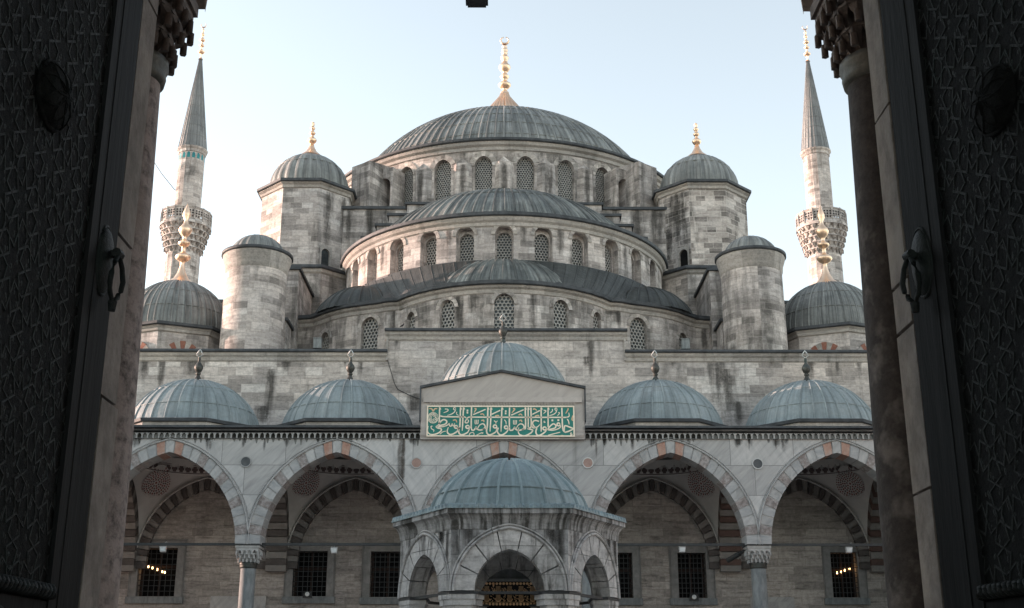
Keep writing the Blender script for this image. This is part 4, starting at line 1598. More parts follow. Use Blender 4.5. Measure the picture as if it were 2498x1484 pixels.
# roundels
for (px, py, dark) in ((600, 1127, 1), (1016, 1130, 0), (1434, 1130, 0), (1848, 1132, 1)):
    x, z = at(px, py, PY)
    mb = MB()
    r = .19
    for (ra, rb, yy, mi) in ((0, r, -.05, 0), (r, r + .035, -.06, 1)):
        N = 32
        for i in range(N):
            a0, a1 = 2 * PI * i / N, 2 * PI * (i + 1) / N
            p = [(x + ra * math.cos(a0), PY + yy, z + ra * math.sin(a0)), (x + rb * math.cos(a0), PY + yy, z + rb * math.sin(a0)),
                 (x + rb * math.cos(a1), PY + yy, z + rb * math.sin(a1)), (x + ra * math.cos(a1), PY + yy, z + ra * math.sin(a1))]
            mb.face(p if ra else p[1:3] + [p[0]], None, mi)
            if ra:
                mb.face([p[1], p[2], (p[2][0], PY + .01, p[2][2]), (p[1][0], PY + .01, p[1][2])], None, mi)
    tag(pp(mb, 'roundel', ['slate_disc' if dark else 'terracotta', 'white_rim' if px > 1100 else 'marble_plain']), 'dark slate roundel' if dark else 'terracotta roundel')
# domes over the bays
for k in BAYS:
    cx, cy = PITCHX * k + (-.1 if k < 0 else 0), 52.85
    if k == 0:
        cx, z0, rise, r = -.05, 12.75, 2.92, 3.05
        ap = 3.2
    else:
        z0, rise, r, ap = 11.62, 2.34, 2.92, 3.2
    mb = MB()
    o8 = oct_pts((cx, cy), ap)
    mb.prism(o8, 11.0, z0 - .14)
    dm = pp(mb, 'portico_dome', 'trim')
    mb = MB()
    dome(mb, (cx, cy), r, z0, rise, 32, .075, .05, seg=96, flare=.2, sq=.3, hoop=(5, 9), n=14)
    pf_ = cap_prof(r, z0, rise, 14, .2, .3)
    part(mb, 'lead_shell', 'lead_pale', dm)
    mb = MB()
    sweep(mb, o8, [(0, z0 - .18), (.12, z0 - .16), (.15, z0 - .04), (.02, z0), (-.4, z0 + .03)], 0, True)
    part(mb, 'lead_eave', 'lead_strip', dm)
    mb = MB()
    z1 = z0 + rise
    mb.lathe(finial_prof(.36, z1 - .05, [(z1 + .38, .12, .16), (z1 + .68, .2, .5), (z1 + 1.08, .07, .12)], .055), (cx, cy), 16)
    fz = z1 + 1.15
    mb.tube([(cx, cy, fz), (cx - .14, cy, fz + .13), (cx - .07, cy, fz + .25), (cx, cy, fz + .36), (cx + .07, cy, fz + .25), (cx + .14, cy, fz + .13)], .035, 6, 1, closed=True)
    part(mb, 'finial', ['bronze_dark', 'finial_grey'], dm)
# raised centre with a low gable
mb = MB()
gx0, gx1 = PXL, PXR
zc, zg = 12.66, 13.36
xm = (gx0 + gx1) / 2 - .05
gy0, gy1 = PY - .22, PY + 1.4
poly = [(gx0, 10.55), (gx1, 10.55), (gx1, zc), (xm, zg), (gx0, zc)]
mb.face([(x, gy0, z) for x, z in poly], [(x, z) for x, z in poly])
mb.face([(x, gy1, z) for x, z in poly][::-1], [(x, z) for x, z in poly])
for (a, b) in zip(poly, poly[1:] + poly[:1]):
    mb.face([(a[0], gy0, a[1]), (b[0], gy0, b[1]), (b[0], gy1, b[1]), (a[0], gy1, a[1])])
pe = pp(mb, 'gable', 'marble_warm')
mb = MB()
for (a, b) in (((gx0 - .06, zc), (xm, zg)), ((xm, zg), (gx1 + .06, zc))):
    for q in (0,):
        P8 = [(a[0], a[1]), (b[0], b[1]), (b[0], b[1] + .1), (a[0], a[1] + .1)]
        mb.face([(x, gy0 - .12, z) for x, z in P8])
        mb.face([(P8[0][0], gy0 - .12, P8[0][1]), (P8[1][0], gy0 - .12, P8[1][1]), (P8[1][0], gy1, P8[1][1]), (P8[0][0], gy1, P8[0][1])])
        mb.face([(P8[3][0], gy0 - .12, P8[3][1]), (P8[2][0], gy0 - .12, P8[2][1]), (P8[2][0], gy1 + 1, P8[2][1]), (P8[3][0], gy1 + 1, P8[3][1])])
for x in (gx0 - .06, gx1):
    mb.box(x, x + .06, gy0 - .1, gy1, 11.3, zc)
part(mb, 'lead_coping', 'lead_strip', pe)
mb = MB()
for (z0, z1, o) in ((12.22, 12.3, .04), (12.14, 12.22, .07), (12.07, 12.14, .1)):
    mb.box(gx0 + .1, gx1 - .1, gy0 - o, gy0, z0, z1)
n = 50
for i in range(n):
    x = gx0 + .35 + (gx1 - gx0 - .7) * (i + .5) / n
    mb.face([(x - .055, gy0 - .08, 12.07), (x + .055, gy0 - .08, 12.07), (x, gy0 - .02, 11.94)])
    mb.face([(x - .055, gy0 - .08, 12.07), (x, gy0 - .02, 11.94), (x - .055, gy0, 11.94)])
part(mb, 'moulding', 'marble_warm', pe)
for sg in (-1, 1):
    mb = MB()
    x = gx0 + .28 if sg < 0 else gx1 - .28
    for k in range(3):
        e = .08 + .06 * k
        mb.box(x - .22 + e * sg * .3 - .02, x - .22 + e * sg * .3 + .4, gy0 - .02 - .02 * k, gy0, 10.62 + .04 * k, 10.7 + .04 * k)
    part(mb, 'moulding', 'marble_warm', pe)

# ================================================================== calligraphy sign
sx0, sz1 = at(1042, 991, gy0)
sx1, sz0 = at(1402, 1067, gy0)
SG = thing('calligraphy_panel', 'green panel with gilded Arabic calligraphy on the raised centre of the portico', 'sign', ((sx0 + sx1) / 2, gy0, sz0))
SW, SH = sx1 - sx0, sz1 - sz0
mb = MB()
mb.box(-SW / 2, SW / 2, -.07, -.002, 0, SH)
mb.build('board', 'sign_green', SG)
mb = MB()
t = .055
for b_ in ((-SW / 2, SW / 2, 0, t), (-SW / 2, SW / 2, SH - t, SH), (-SW / 2, -SW / 2 + t, t, SH - t), (SW / 2 - t, SW / 2, t, SH - t)):
    mb.box(b_[0], b_[1], -.1, -.068, b_[2], b_[3])
mb.build('frame', 'sign_gold', SG)
LX0, LX1, LY0, LY1 = 115, 4844, 75, 1040


def sgn(p):
    return (-SW / 2 + (p[0] - LX0) / (LX1 - LX0) * SW, SH - (p[1] - LY0) / (LY1 - LY0) * SH)


def smooth(pts, n=4):
    if len(pts) < 3:
        return pts
    out = []
    for i in range(len(pts) - 1):
        p0, p1, p2, p3 = pts[max(i - 1, 0)], pts[i], pts[i + 1], pts[min(i + 2, len(pts) - 1)]
        for k in range(n):
            t = k / n
            out.append(tuple(.5 * (2 * p1[q] + (p2[q] - p0[q]) * t + (2 * p0[q] - 5 * p1[q] + 4 * p2[q] - p3[q]) * t * t + (3 * p1[q] - p0[q] - 3 * p2[q] + p3[q]) * t ** 3) for q in (0, 1)))
    out.append(pts[-1])
    return out


def stroke(mb, pts, w_, mi=0, taper=True):
    pts = [sgn(p) for p in smooth(pts)]
    w_ = w_ / (LX1 - LX0) * SW
    n = len(pts)
    L, Rr = [], []
    for i, p in enumerate(pts):
        a, b = pts[max(i - 1, 0)], pts[min(i + 1, n - 1)]
        dx, dz = b[0] - a[0], b[1] - a[1]
        l = math.hypot(dx, dz) or 1
        ww = w_ * (.5 + .5 * min(1, (n - 1 - i) / (n * .25))) if taper else w_
        L.append((p[0] - dz / l * ww / 2, p[1] + dx / l * ww / 2))
        Rr.append((p[0] + dz / l * ww / 2, p[1] - dx / l * ww / 2))
    y = -.085
    for i in range(n - 1):
        mb.face([(L[i][0], y, L[i][1]), (L[i + 1][0], y, L[i + 1][1]), (Rr[i + 1][0], y, Rr[i + 1][1]), (Rr[i][0], y, Rr[i][1])], None, mi)
        for E in (L, Rr):
            mb.face([(E[i][0], y, E[i][1]), (E[i + 1][0], y, E[i + 1][1]), (E[i + 1][0], -.069, E[i + 1][1]), (E[i][0], -.069, E[i][1])], None, mi)


def Rs(*pts):
    return [(x + 2394, y) for x, y in pts]


def loop(cx, cy, rx, ry):
    return [(cx + rx * math.cos(t), cy + ry * math.sin(t)) for t in [2 * PI * k / 10 for k in range(11)]]


ST = []
ST += [(44, [(522, 110), (516, 650)]),
       (46, [(490, 690), (560, 575), (650, 512), (740, 540), (752, 605), (690, 660), (560, 692), (460, 712), (428, 738), (480, 775), (560, 790), (592, 830), (540, 900), (400, 965), (260, 975), (180, 930), (150, 850), (165, 710)]),
       (36, [(450, 738), (600, 735), (720, 708), (800, 670), (838, 630), (850, 700), (895, 715), (935, 640), (950, 700), (985, 700), (1008, 625)]),
       (44, loop(1058, 738, 52, 42)),
       (46, [(1112, 740), (1115, 850), (1030, 920), (930, 968), (850, 968), (790, 920), (778, 850), (812, 745)]),
       (44, [(1190, 120), (1176, 720), (1120, 790)]), (44, [(1288, 120), (1270, 500), (1255, 862)]),
       (46, [(1172, 760), (1140, 850), (1160, 940), (1230, 982), (1330, 960), (1440, 890), (1492, 760)]),
       (44, loop(1425, 738, 55, 45)), (34, [(1490, 770), (1530, 730)]),
       (42, [(545, 392), (640, 418), (900, 424), (1150, 426), (1330, 430), (1400, 490)]), (36, [(1400, 490), (1450, 435), (1560, 432)]),
       (36, [(1400, 480), (1352, 560), (1352, 605), (1415, 608), (1455, 555), (1412, 492)]),
       (44, [(1545, 120), (1540, 740), (1580, 838), (1640, 826), (1700, 730), (1705, 780), (1790, 832), (1900, 820), (1985, 745), (1955, 662), (1890, 640), (1800, 690), (1742, 790)]),
       (34, [(1900, 815), (2030, 775)]),
       (46, [(2068, 130), (2056, 680), (2028, 850), (2060, 950), (2130, 984), (2230, 950), (2330, 880), (2362, 760)]), (44, loop(2302, 722, 55, 46)),
       (44, [(2165, 130), (2160, 500), (2140, 885)]),
       (26, [(1660, 515), (1662, 640)]), (26, [(1710, 515), (1706, 640)]), (26, [(1762, 515), (1755, 640)]), (24, [(1655, 640), (1762, 640)]),
       (36, [(1598, 355), (1995, 190)]), (36, [(2190, 345), (2465, 218)]), (58, [(1390, 225), (1440, 225)]), (58, [(1390, 293), (1440, 293)]),
       (28, [(690, 180), (780, 188), (782, 240), (650, 300)]), (28, loop(1000, 170, 34, 36)), (28, [(1036, 180), (1000, 270), (900, 340), (770, 380)]),
       (20, loop(315, 455, 165, 165)), (14, loop(315, 455, 135, 135)),
       (24, [(540, 970), (640, 890), (740, 868)]), (24, [(1715, 992), (1840, 932), (1880, 915), (1925, 925), (1870, 955)]), (24, [(1475, 992), (1515, 925), (1600, 912), (1638, 965), (1600, 1005)]),
       (28, [(300, 715), (255, 730), (280, 800), (350, 840), (335, 895)]), (28, [(2268, 540), (2330, 580), (2382, 545)]), (26, [(2330, 575), (2325, 630)]),
       (22, [(1085, 270), (1060, 300), (1080, 350), (1140, 385)])]
for dx in (0, 1130 + 55):
    pass
for i in range(16):
    a = 2.4 * i
    r = 26 * math.sqrt(i + 1)
    ST.append((15, [(315 + r * math.cos(a), 455 + r * math.sin(a)), (315 + (r + 20) * math.cos(a + .5), 455 + (r + 20) * math.sin(a + .5)), (315 + r * math.cos(a + .9), 455 + r * math.sin(a + .9))]))
ST += [(44, Rs((125, 130), (112, 500), (97, 890))), (46, Rs((12, 760), (-22, 870), (40, 965), (120, 985), (220, 940), (310, 850), (328, 760))), (44, loop(2394 + 262, 748, 54, 46)), (32, Rs((320, 790), (360, 740))),
       (44, Rs((370, 130), (366, 770), (430, 838), (480, 820), (535, 740), (545, 790), (640, 838), (760, 820), (832, 765), (815, 680), (725, 640), (640, 690), (580, 790))),
       (26, Rs((495, 525), (497, 645))), (26, Rs((545, 525), (543, 645))), (26, Rs((594, 525), (590, 645))), (24, Rs((490, 648), (595, 648))),
       (58, Rs((223, 245), (273, 245))), (58, Rs((220, 315), (270, 315))), (36, Rs((425, 368), (822, 198))),
       (42, [(1555, 433), (2000, 434), (2394, 435), (3400, 436), (4480, 436), (4600, 430), (4672, 395), (4662, 290)]),
       (44, Rs((872, 130), (882, 730), (835, 795), (760, 825))), (40, Rs((965, 130), (968, 745))),
       (44, Rs((1055, 130), (1062, 680), (1022, 760), (950, 790), (1080, 820), (1108, 850), (1050, 920), (900, 1000), (800, 1010), (690, 970), (645, 880), (668, 750))),
       (42, Rs((1315, 565), (1200, 532), (1122, 572), (1112, 650), (1180, 742), (1250, 740), (1345, 655))), (40, Rs((1200, 755), (1120, 760), (1075, 690))),
       (36, Rs((1100, 345), (1342, 222))), (44, Rs((1382, 130), (1382, 600), (1378, 885))),
       (46, Rs((1240, 775), (1210, 880), (1240, 975), (1310, 1000), (1420, 950), (1530, 860), (1552, 790))), (44, loop(2394 + 1490, 782, 55, 46)),
       (42, Rs((1605, 130), (1602, 730))), (42, Rs((1590, 795), (1700, 680), (1780, 638), (1850, 690), (1825, 762), (1700, 798), (1560, 810))),
       (36, Rs((1590, 825), (1750, 836), (1900, 800), (1992, 740), (1990, 660))), (44, loop(2394 + 1935, 655, 48, 45)), (58, Rs((1712, 530), (1768, 530))), (58, Rs((1902, 524), (1960, 524))),
       (28, Rs((1465, 212), (1540, 235), (1455, 320))), (28, loop(2394 + 1860, 180, 34, 36)), (28, Rs((1895, 190), (1850, 290), (1760, 350), (1640, 385))), (28, Rs((1742, 175), (1742, 240), (1665, 300))),
       (46, Rs((2048, 130), (2058, 650), (2078, 820), (2130, 905))), (46, Rs((2130, 900), (2250, 870), (2415, 795))), (46, Rs((2415, 790), (2280, 735), (2150, 695), (2118, 760), (2125, 870))),
       (32, Rs((2218, 490), (2258, 560), (2275, 660))), (30, Rs((1600, 992), (1985, 898))), (26, Rs((2300, 940), (2345, 915), (2320, 990), (2392, 950))), (26, Rs((1480, 545), (1475, 595), (1525, 580))),
       (28, Rs((205, 515), (250, 570), (262, 660))), (24, Rs((1930, 280), (1975, 300), (1900, 390)))]
mb = MB()
for w_, p in ST:
    stroke(mb, p, w_, 0, len(p) > 2)
# arrow-like barbs on the tall letters
for x in (522, 1190, 1288, 2068, 2165, 2394 + 125, 2394 + 872, 2394 + 965, 2394 + 1382, 2394 + 1605):
    stroke(mb, [(x + 5, 118), (x + 26, 150), (x + 40, 205)], 20)
for p in ([(310, 262), (270, 180), (180, 170)], [(320, 262), (360, 180), (450, 170)], [(1640, 165), (1690, 175), (1630, 290)], Rs((480, 165), (540, 180), (440, 300)), Rs((2250, 150), (2240, 200), (2165, 320)),
          Rs((660, 370), (720, 335), (780, 380)), [(1830, 350), (1900, 330), (1960, 390)], Rs((1180, 400), (1280, 375), (1320, 400)), [(950, 535), (1040, 520), (1080, 600)], Rs((680, 550), (740, 525), (770, 590)),
          Rs((1120, 195), (1170, 170), (1250, 225)), [(1860, 545), (1930, 525), (1945, 590)], Rs((2000, 1010), (2050, 1000), (2130, 1025)), Rs((2400, 380), (2370, 500), (2420, 545)), [(2300, 400), (2390, 378), (2430, 400)]):
    stroke(mb, p, 38, 1)
mb.build('lettering', ['sign_gold', 'sign_ochre'], SG)

# ================================================================== fountain pavilion
FO = thing('fountain_pavilion', 'hexagonal grey marble fountain kiosk with a pale lead dome in the courtyard centre', 'fountain', (.13, 29.35, .04))
SB = 2.6
AP = SB * math.sqrt(3) / 2
hexp = [(SB * math.sin(R(60 * k - 30)), -SB * math.cos(R(60 * k - 30))) for k in range(6)]
ZF = 2.72
FA, FR, FT = .77, .9, .43
for k in range(6):
    p0, p1 = hexp[k], hexp[(k + 1) % 6]
    f = line_path(p0, p1)
    mb = MB()
    mid = SB / 2
    lp = line_path((-mid, 0), (mid, 0))
    wall(mb, lp, 0, SB, ZF, 4.2, [(mid, 2 * (FA + FT - .01), ZF - .0, ZF, FR + FT)], .3, .4)
    drips(mb, lp, [(rr_.uniform(.15, SB - .15), rr_.uniform(.12, .45), 4.06, rr_.uniform(3.0, 3.8)) for _ in range(12)] + [(.12, .3, 4.06, 2.8), (SB - .14, .3, 4.06, 2.85), (SB / 2, .8, 4.06, 3.6)])
    wall_o = mb.build('arcade_face', ['stone_grey', 'water_stain'], FO, frame_mat(f, mid, 0, 0))
    mb = MB()
    arch_band(mb, FA, FR, FT, ZF, -.02, .42, 7, [0], gap=.007)
    mb.build('arch', 'stone_grey', wall_o)
    mb = MB()
    arch_moulding(mb, FA, FR, FT + .03, ZF, -.03, .035, 0, 0)
    arch_moulding(mb, FA, FR, FT + .1, ZF, -.015, .025, 0, 0)
    mb.build('moulding', 'stone_grey', wall_o)
    mb = MB()
    mb.box(-mid + .03, mid - .03, .1, .17, ZF - .06, ZF + .0)
    mb.build('tie_bar', 'iron', wall_o)
# pillars at the corners
for k in range(6):
    x, y = hexp[k]
    ang = R(60 * k - 30)
    s_ = .93
    mb = MB()
    rr = .3
    pr = [(-.62, -.0), (-.62 * .86, .36), (0, .48), (.62 * .86, .36), (.62, 0)]
    # faceted pier shaft under the impost, then the impost block
    cx, cy = x * .925, y * .925
    mb.lathe([(.2, 0), (.2, .3), (.17, .4), (.165, 2.15), (.19, 2.2), (.19, 2.26)], (cx, cy), 20)
    po = mb.build('pillar', 'column_grey', FO)
    mb = MB()
    for (sc, z0, z1) in ((.8, 2.26, 2.42), (.93, 2.42, 2.55), (1.0, 2.55, 2.655)):
        q = []
        t1 = Vector((hexp[(k + 1) % 6][0] - x, hexp[(k + 1) % 6][1] - y)).normalized()
        t2 = Vector((hexp[(k - 1) % 6][0] - x, hexp[(k - 1) % 6][1] - y)).normalized()
        n_ = Vector((x, y)).normalized()
        w_ = .56 * sc
        base = Vector((x, y)) - n_ * (.0 + (1 - sc) * .3)
        q = [base + t2 * w_, base, base + t1 * w_, base + t1 * w_ - n_ * .38 * sc, base + t2 * w_ - n_ * .38 * sc]
        mb.prism([(v.x, v.y) for v in q], z0, z1)
    mb.build('capital', 'stone_grey', po)
    mb = MB()
    q = [base + t2 * .6, base + n_ * .02, base + t1 * .6, base + t1 * .6 - n_ * .4, base + t2 * .6 - n_ * .4]
    mb.prism([(v.x, v.y) for v in q], 2.66, 2.715)
    mb.build('iron_band', 'iron', po)
# eave with cove cornice and scalloped lead edge
mb = MB()
hexb = hexp
sweep(mb, hexb, [(-.3, 4.05), (.012, 4.05), (.02, 4.08), (.025, 4.16), (.05, 4.26), (.1, 4.345), (.15, 4.385), (.175, 4.39), (.175, 4.5), (.0, 4.52)], 0, True)
ev = mb.build('eave', 'stone_cove', FO)
mb = MB()
e_s = SB + .185 / math.cos(R(30)) * 1.0
he = [(e_s * math.sin(R(60 * k - 30)), -e_s * math.cos(R(60 * k - 30))) for k in range(6)]
for k in range(6):
    a, b = Vector(he[k]), Vector(he[(k + 1) % 6])
    ia, ib = a * .72, b * .72
    n = 18
    N = n * 6
    rowA, rowB, rowC = [], [], []
    for i in range(N + 1):
        t = i / N
        wv = 1 - abs(((n * t) % 1) * 2 - 1)
        p = a.lerp(b, t)
        q = ia.lerp(ib, t)
        o = (p - Vector((0, 0))).normalized()
        rowA.append((p.x + o.x * .02, p.y + o.y * .02, 4.49 - .0 * wv + .005))
        rowB.append((p.x + o.x * .02, p.y + o.y * .02, 4.515 + .1 * wv))
        rowC.append((q.x, q.y, 4.66))
    mb.grid([rowA, rowB, rowC], [[(i * .1, j * .5) for i in range(N + 1)] for j in range(3)])
mb.build('lead_edge', 'lead_fount', ev)
mb = MB()
dome(mb, (0, 0), 1.94, 4.6, 1.39, 22, .07, .05, seg=88, flare=.18, sq=.5, hoop=(5,), n=14, phase=2 * PI / 44)
mb.build('lead_dome', 'lead_fount', FO)
mb = MB()
mb.lathe([(.12, 5.94), (.1, 5.99), (.05, 6.01), (.01, 6.02)], (0, 0), 16)
mb.build('dome_cap', 'lead_fount', FO)
# inner ceiling
mb = MB()
mb.lathe(cap_prof(2.2, 4.12, .6, 8), (0, 0), 36)
mb.build('ceiling', 'stone_grey', FO)
# gilded openwork grille between the rear pillars
gy = AP - .22
mb = MB()
mb.face([(-1.2, gy + .03, .2), (1.2, gy + .03, .2), (1.2, gy + .03, 3.05), (-1.2, gy + .03, 3.05)], None, 0)
gg = mb.build('gilded_grille', 'void', FO)
mb = MB()


def disc(cx, cz, r, y):
    N = 12
    mb.lathe([(.001, 0), (r * .45, 0), (r * .55, .008), (r * .8, .012), (r, 0)], (0, 0), N)
    base = len(mb.v) - 5 * (N + 1)
    for i in range(base, len(mb.v)):
        x_, y_, z_ = mb.v[i]
        mb.v[i] = (cx + x_, y - z_, cz + y_)


fz = lambda py: at(1242, py, 29.35 + gy)[1]
for py in (1428, 1478):
    z = fz(py)
    n = 22
    for i in range(n):
        disc(-.95 + 1.9 * (i + .5) / n, z, .034, gy)
lat = random.Random(3)
for (ya, yb) in ((1434, 1450), (1455, 1473)):
    z1, z0 = fz(ya), fz(yb)
    for g_ in range(7):
        x = -.9 + g_ * .29
        for q in range(6):
            mb.box(x + q * .02, x + q * .02 + .007, gy - .01, gy, z0, z1)
        mb.tube([(x + .06 + .07 * math.cos(t), gy - .01, z0 + (z1 - z0) * .45 + (z1 - z0) * .35 * math.sin(t)) for t in [PI + PI * k / 8 for k in range(9)]], .008, 5)
        for q in range(7):
            xx = x + .14 + lat.random() * .12
            zz = z0 + lat.random() * (z1 - z0)
            mb.tube([(xx, gy - .01, zz), (xx + lat.uniform(-.05, .05), gy - .015, zz + lat.uniform(-.05, .05)), (xx + lat.uniform(-.06, .06), gy - .01, zz + lat.uniform(-.04, .04))], .007, 5)
    mb.box(-1.0, 1.0, gy - .01, gy, z0 - .008, z0)
mb.build('gilding', 'gold_dull', gg)
mb = MB()
mb.box(-1.2, 1.2, gy - .06, gy + .1, fz(1422), fz(1416))
mb.face([(-1.2, gy + .05, fz(1416)), (1.2, gy + .05, fz(1416)), (1.2, gy + .05, 3.6), (-1.2, gy + .05, 3.6)])
mb.build('lintel', 'column_grey', gg)

# ================================================================== gate: columns, jambs, doors
GP = thing('gate_portico', 'dim court portico inside the gate with two thick columns framing the view', 'gate portico', (0, 9.6, 0))
GX = 3.33
for sg in (-1, 1):
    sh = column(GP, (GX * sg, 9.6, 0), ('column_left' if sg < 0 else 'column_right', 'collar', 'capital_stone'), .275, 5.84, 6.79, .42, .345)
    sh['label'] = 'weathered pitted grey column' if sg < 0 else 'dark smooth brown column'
mb = MB()
f = line_path((13.5, 9.1), (-13.5, 9.1))
wall(mb, f, 0, 27, 6.8, 11.5, [(13.5 + k * 6.6, 5.7, 6.78, 6.8, 3.6) for k in (-1, 0, 1)], 1.0, 1.0)
f = line_path((-13.5, 10.1), (13.5, 10.1))
wall(mb, f, 0, 27, 6.8, 11.5, [(13.5 + k * 6.6, 5.7, 6.78, 6.8, 3.6) for k in (-1, 0, 1)], .02, 1.0)
mb.box(-13.5, 13.5, 5.6, 10.2, 11.5, 12.0)
for sg in (-1, 1):
    x0, x1 = sorted((sg * 9.9, sg * 13.5))
    mb.box(x0, x1, 9.1, 10.1, 0, 6.78)
part(mb, 'arcade_wall', 'stone_inner', GP)
GW = thing('gate_wall', 'pale stone door jambs of the courtyard gate beside the bronze doors', 'gate', (0, 5.3, 0))
for sg in (-1, 1):
    mb = MB()
    segs = [(0, 1.85), (1.87, 2.62), (2.635, 3.9), (3.915, 6.2)] if sg < 0 else [(0, 1.45), (1.465, 2.2), (2.215, 2.42), (2.435, 3.3), (3.315, 6.2)]
    for i, (z0, z1) in enumerate(segs):
        j = rnd.uniform(-.006, .006)
        x0, x1 = sorted((sg * ((1.85 if sg > 0 else 1.78) + j), sg * 2.5))
        mb.box(x0, x1, 5.23, 5.46 + rnd.uniform(-.012, .012), z0, z1)
    o = part(mb, 'jamb', 'jamb', GW)
    bv = o.modifiers.new('bevel', 'BEVEL')
    bv.width = .012
    bv.segments = 2
    mb = MB()
    x0, x1 = sorted((sg * 2.45, sg * 14))
    mb.box(x0, x1, 5.1, 5.9, 0, 12)
    x0, x1 = sorted((sg * 2.5, sg * 3.2))
    mb.box(x0, x1, -5, 5.1, 0, 9)
    part(mb, 'passage_wall', 'stone_inner', GW)
mb = MB()
mb.box(-2.5, 2.5, 5.17, 5.9, 6.2, 12)
mb.box(-3.2, 3.2, -5, 5.1, 9, 9.4)
part(mb, 'lintel', 'stone_inner', GW)


def hankin(w_, h, cell, ang=67.5):
    """interlaced strap lines: stars from a 4.8.8 tiling, returned as 2D segments clipped to the w x h panel"""
    segs = []
    e = cell / (1 + math.sqrt(2))
    nx, ny = int(w_ / cell) + 2, int(h / (cell * 1.25)) + 2

    def polyseg(cx, cy, n, r, rot, sy):
        V = [(cx + r * math.cos(rot + 2 * PI * k / n), cy + r * math.sin(rot + 2 * PI * k / n)) for k in range(n)]
        mids, dirs = [], []
        for k in range(n):
            a, b = V[k], V[(k + 1) % n]
            m_ = ((a[0] + b[0]) / 2, (a[1] + b[1]) / 2)
            tx, ty = b[0] - a[0], b[1] - a[1]
            l = math.hypot(tx, ty)
            tx, ty = tx / l, ty / l
            nx_, ny_ = -ty, tx
            c_, s_ = math.cos(R(ang)), math.sin(R(ang))
            mids.append(m_)
            dirs.append(((tx * c_ + nx_ * s_, ty * c_ + ny_ * s_), (-tx * c_ + nx_ * s_, -ty * c_ + ny_ * s_)))
        for k in range(n):
            p, d = mids[k], dirs[k][0]
            q, e_ = mids[(k + 1) % n], dirs[(k + 1) % n][1]
            det = d[0] * -e_[1] + e_[0] * d[1]
            if abs(det) < 1e-6:
                continue
            s_ = ((q[0] - p[0]) * -e_[1] + e_[0] * (q[1] - p[1])) / det
            x = (p[0] + d[0] * s_, p[1] + d[1] * s_)
            segs.append((p, x))
            segs.append((q, x))
    for i in range(-1, nx + 1):
        for j in range(-1, ny + 1):
            cx, cy = (i + .5) * cell, (j + .5) * cell
            r8 = e / 2 / math.sin(PI / 8)
            polyseg(cx, cy, 8, r8, PI / 8, 1)
            polyseg(cx + cell / 2, cy + cell / 2, 4, e / math.sqrt(2), 0, 1)
    out = []
    for (a, b) in segs:
        a, b = (a[0], a[1] * 1.35), (b[0], b[1] * 1.35)
        t0, t1 = 0.0, 1.0
        ok = True
        for q, lim in ((0, w_), (1, h)):
            d = b[q] - a[q]
            for lo, hi in ((0, lim),):
                if abs(d) < 1e-9:
                    ok &= lo <= a[q] <= hi
                else:
                    u0, u1 = sorted(((lo - a[q]) / d, (hi - a[q]) / d))
                    t0, t1 = max(t0, u0), min(t1, u1)
        if ok and t1 - t0 > .02:
            out.append(((a[0] + (b[0] - a[0]) * t0, a[1] + (b[1] - a[1]) * t0), (a[0] + (b[0] - a[0]) * t1, a[1] + (b[1] - a[1]) * t1)))
    return out


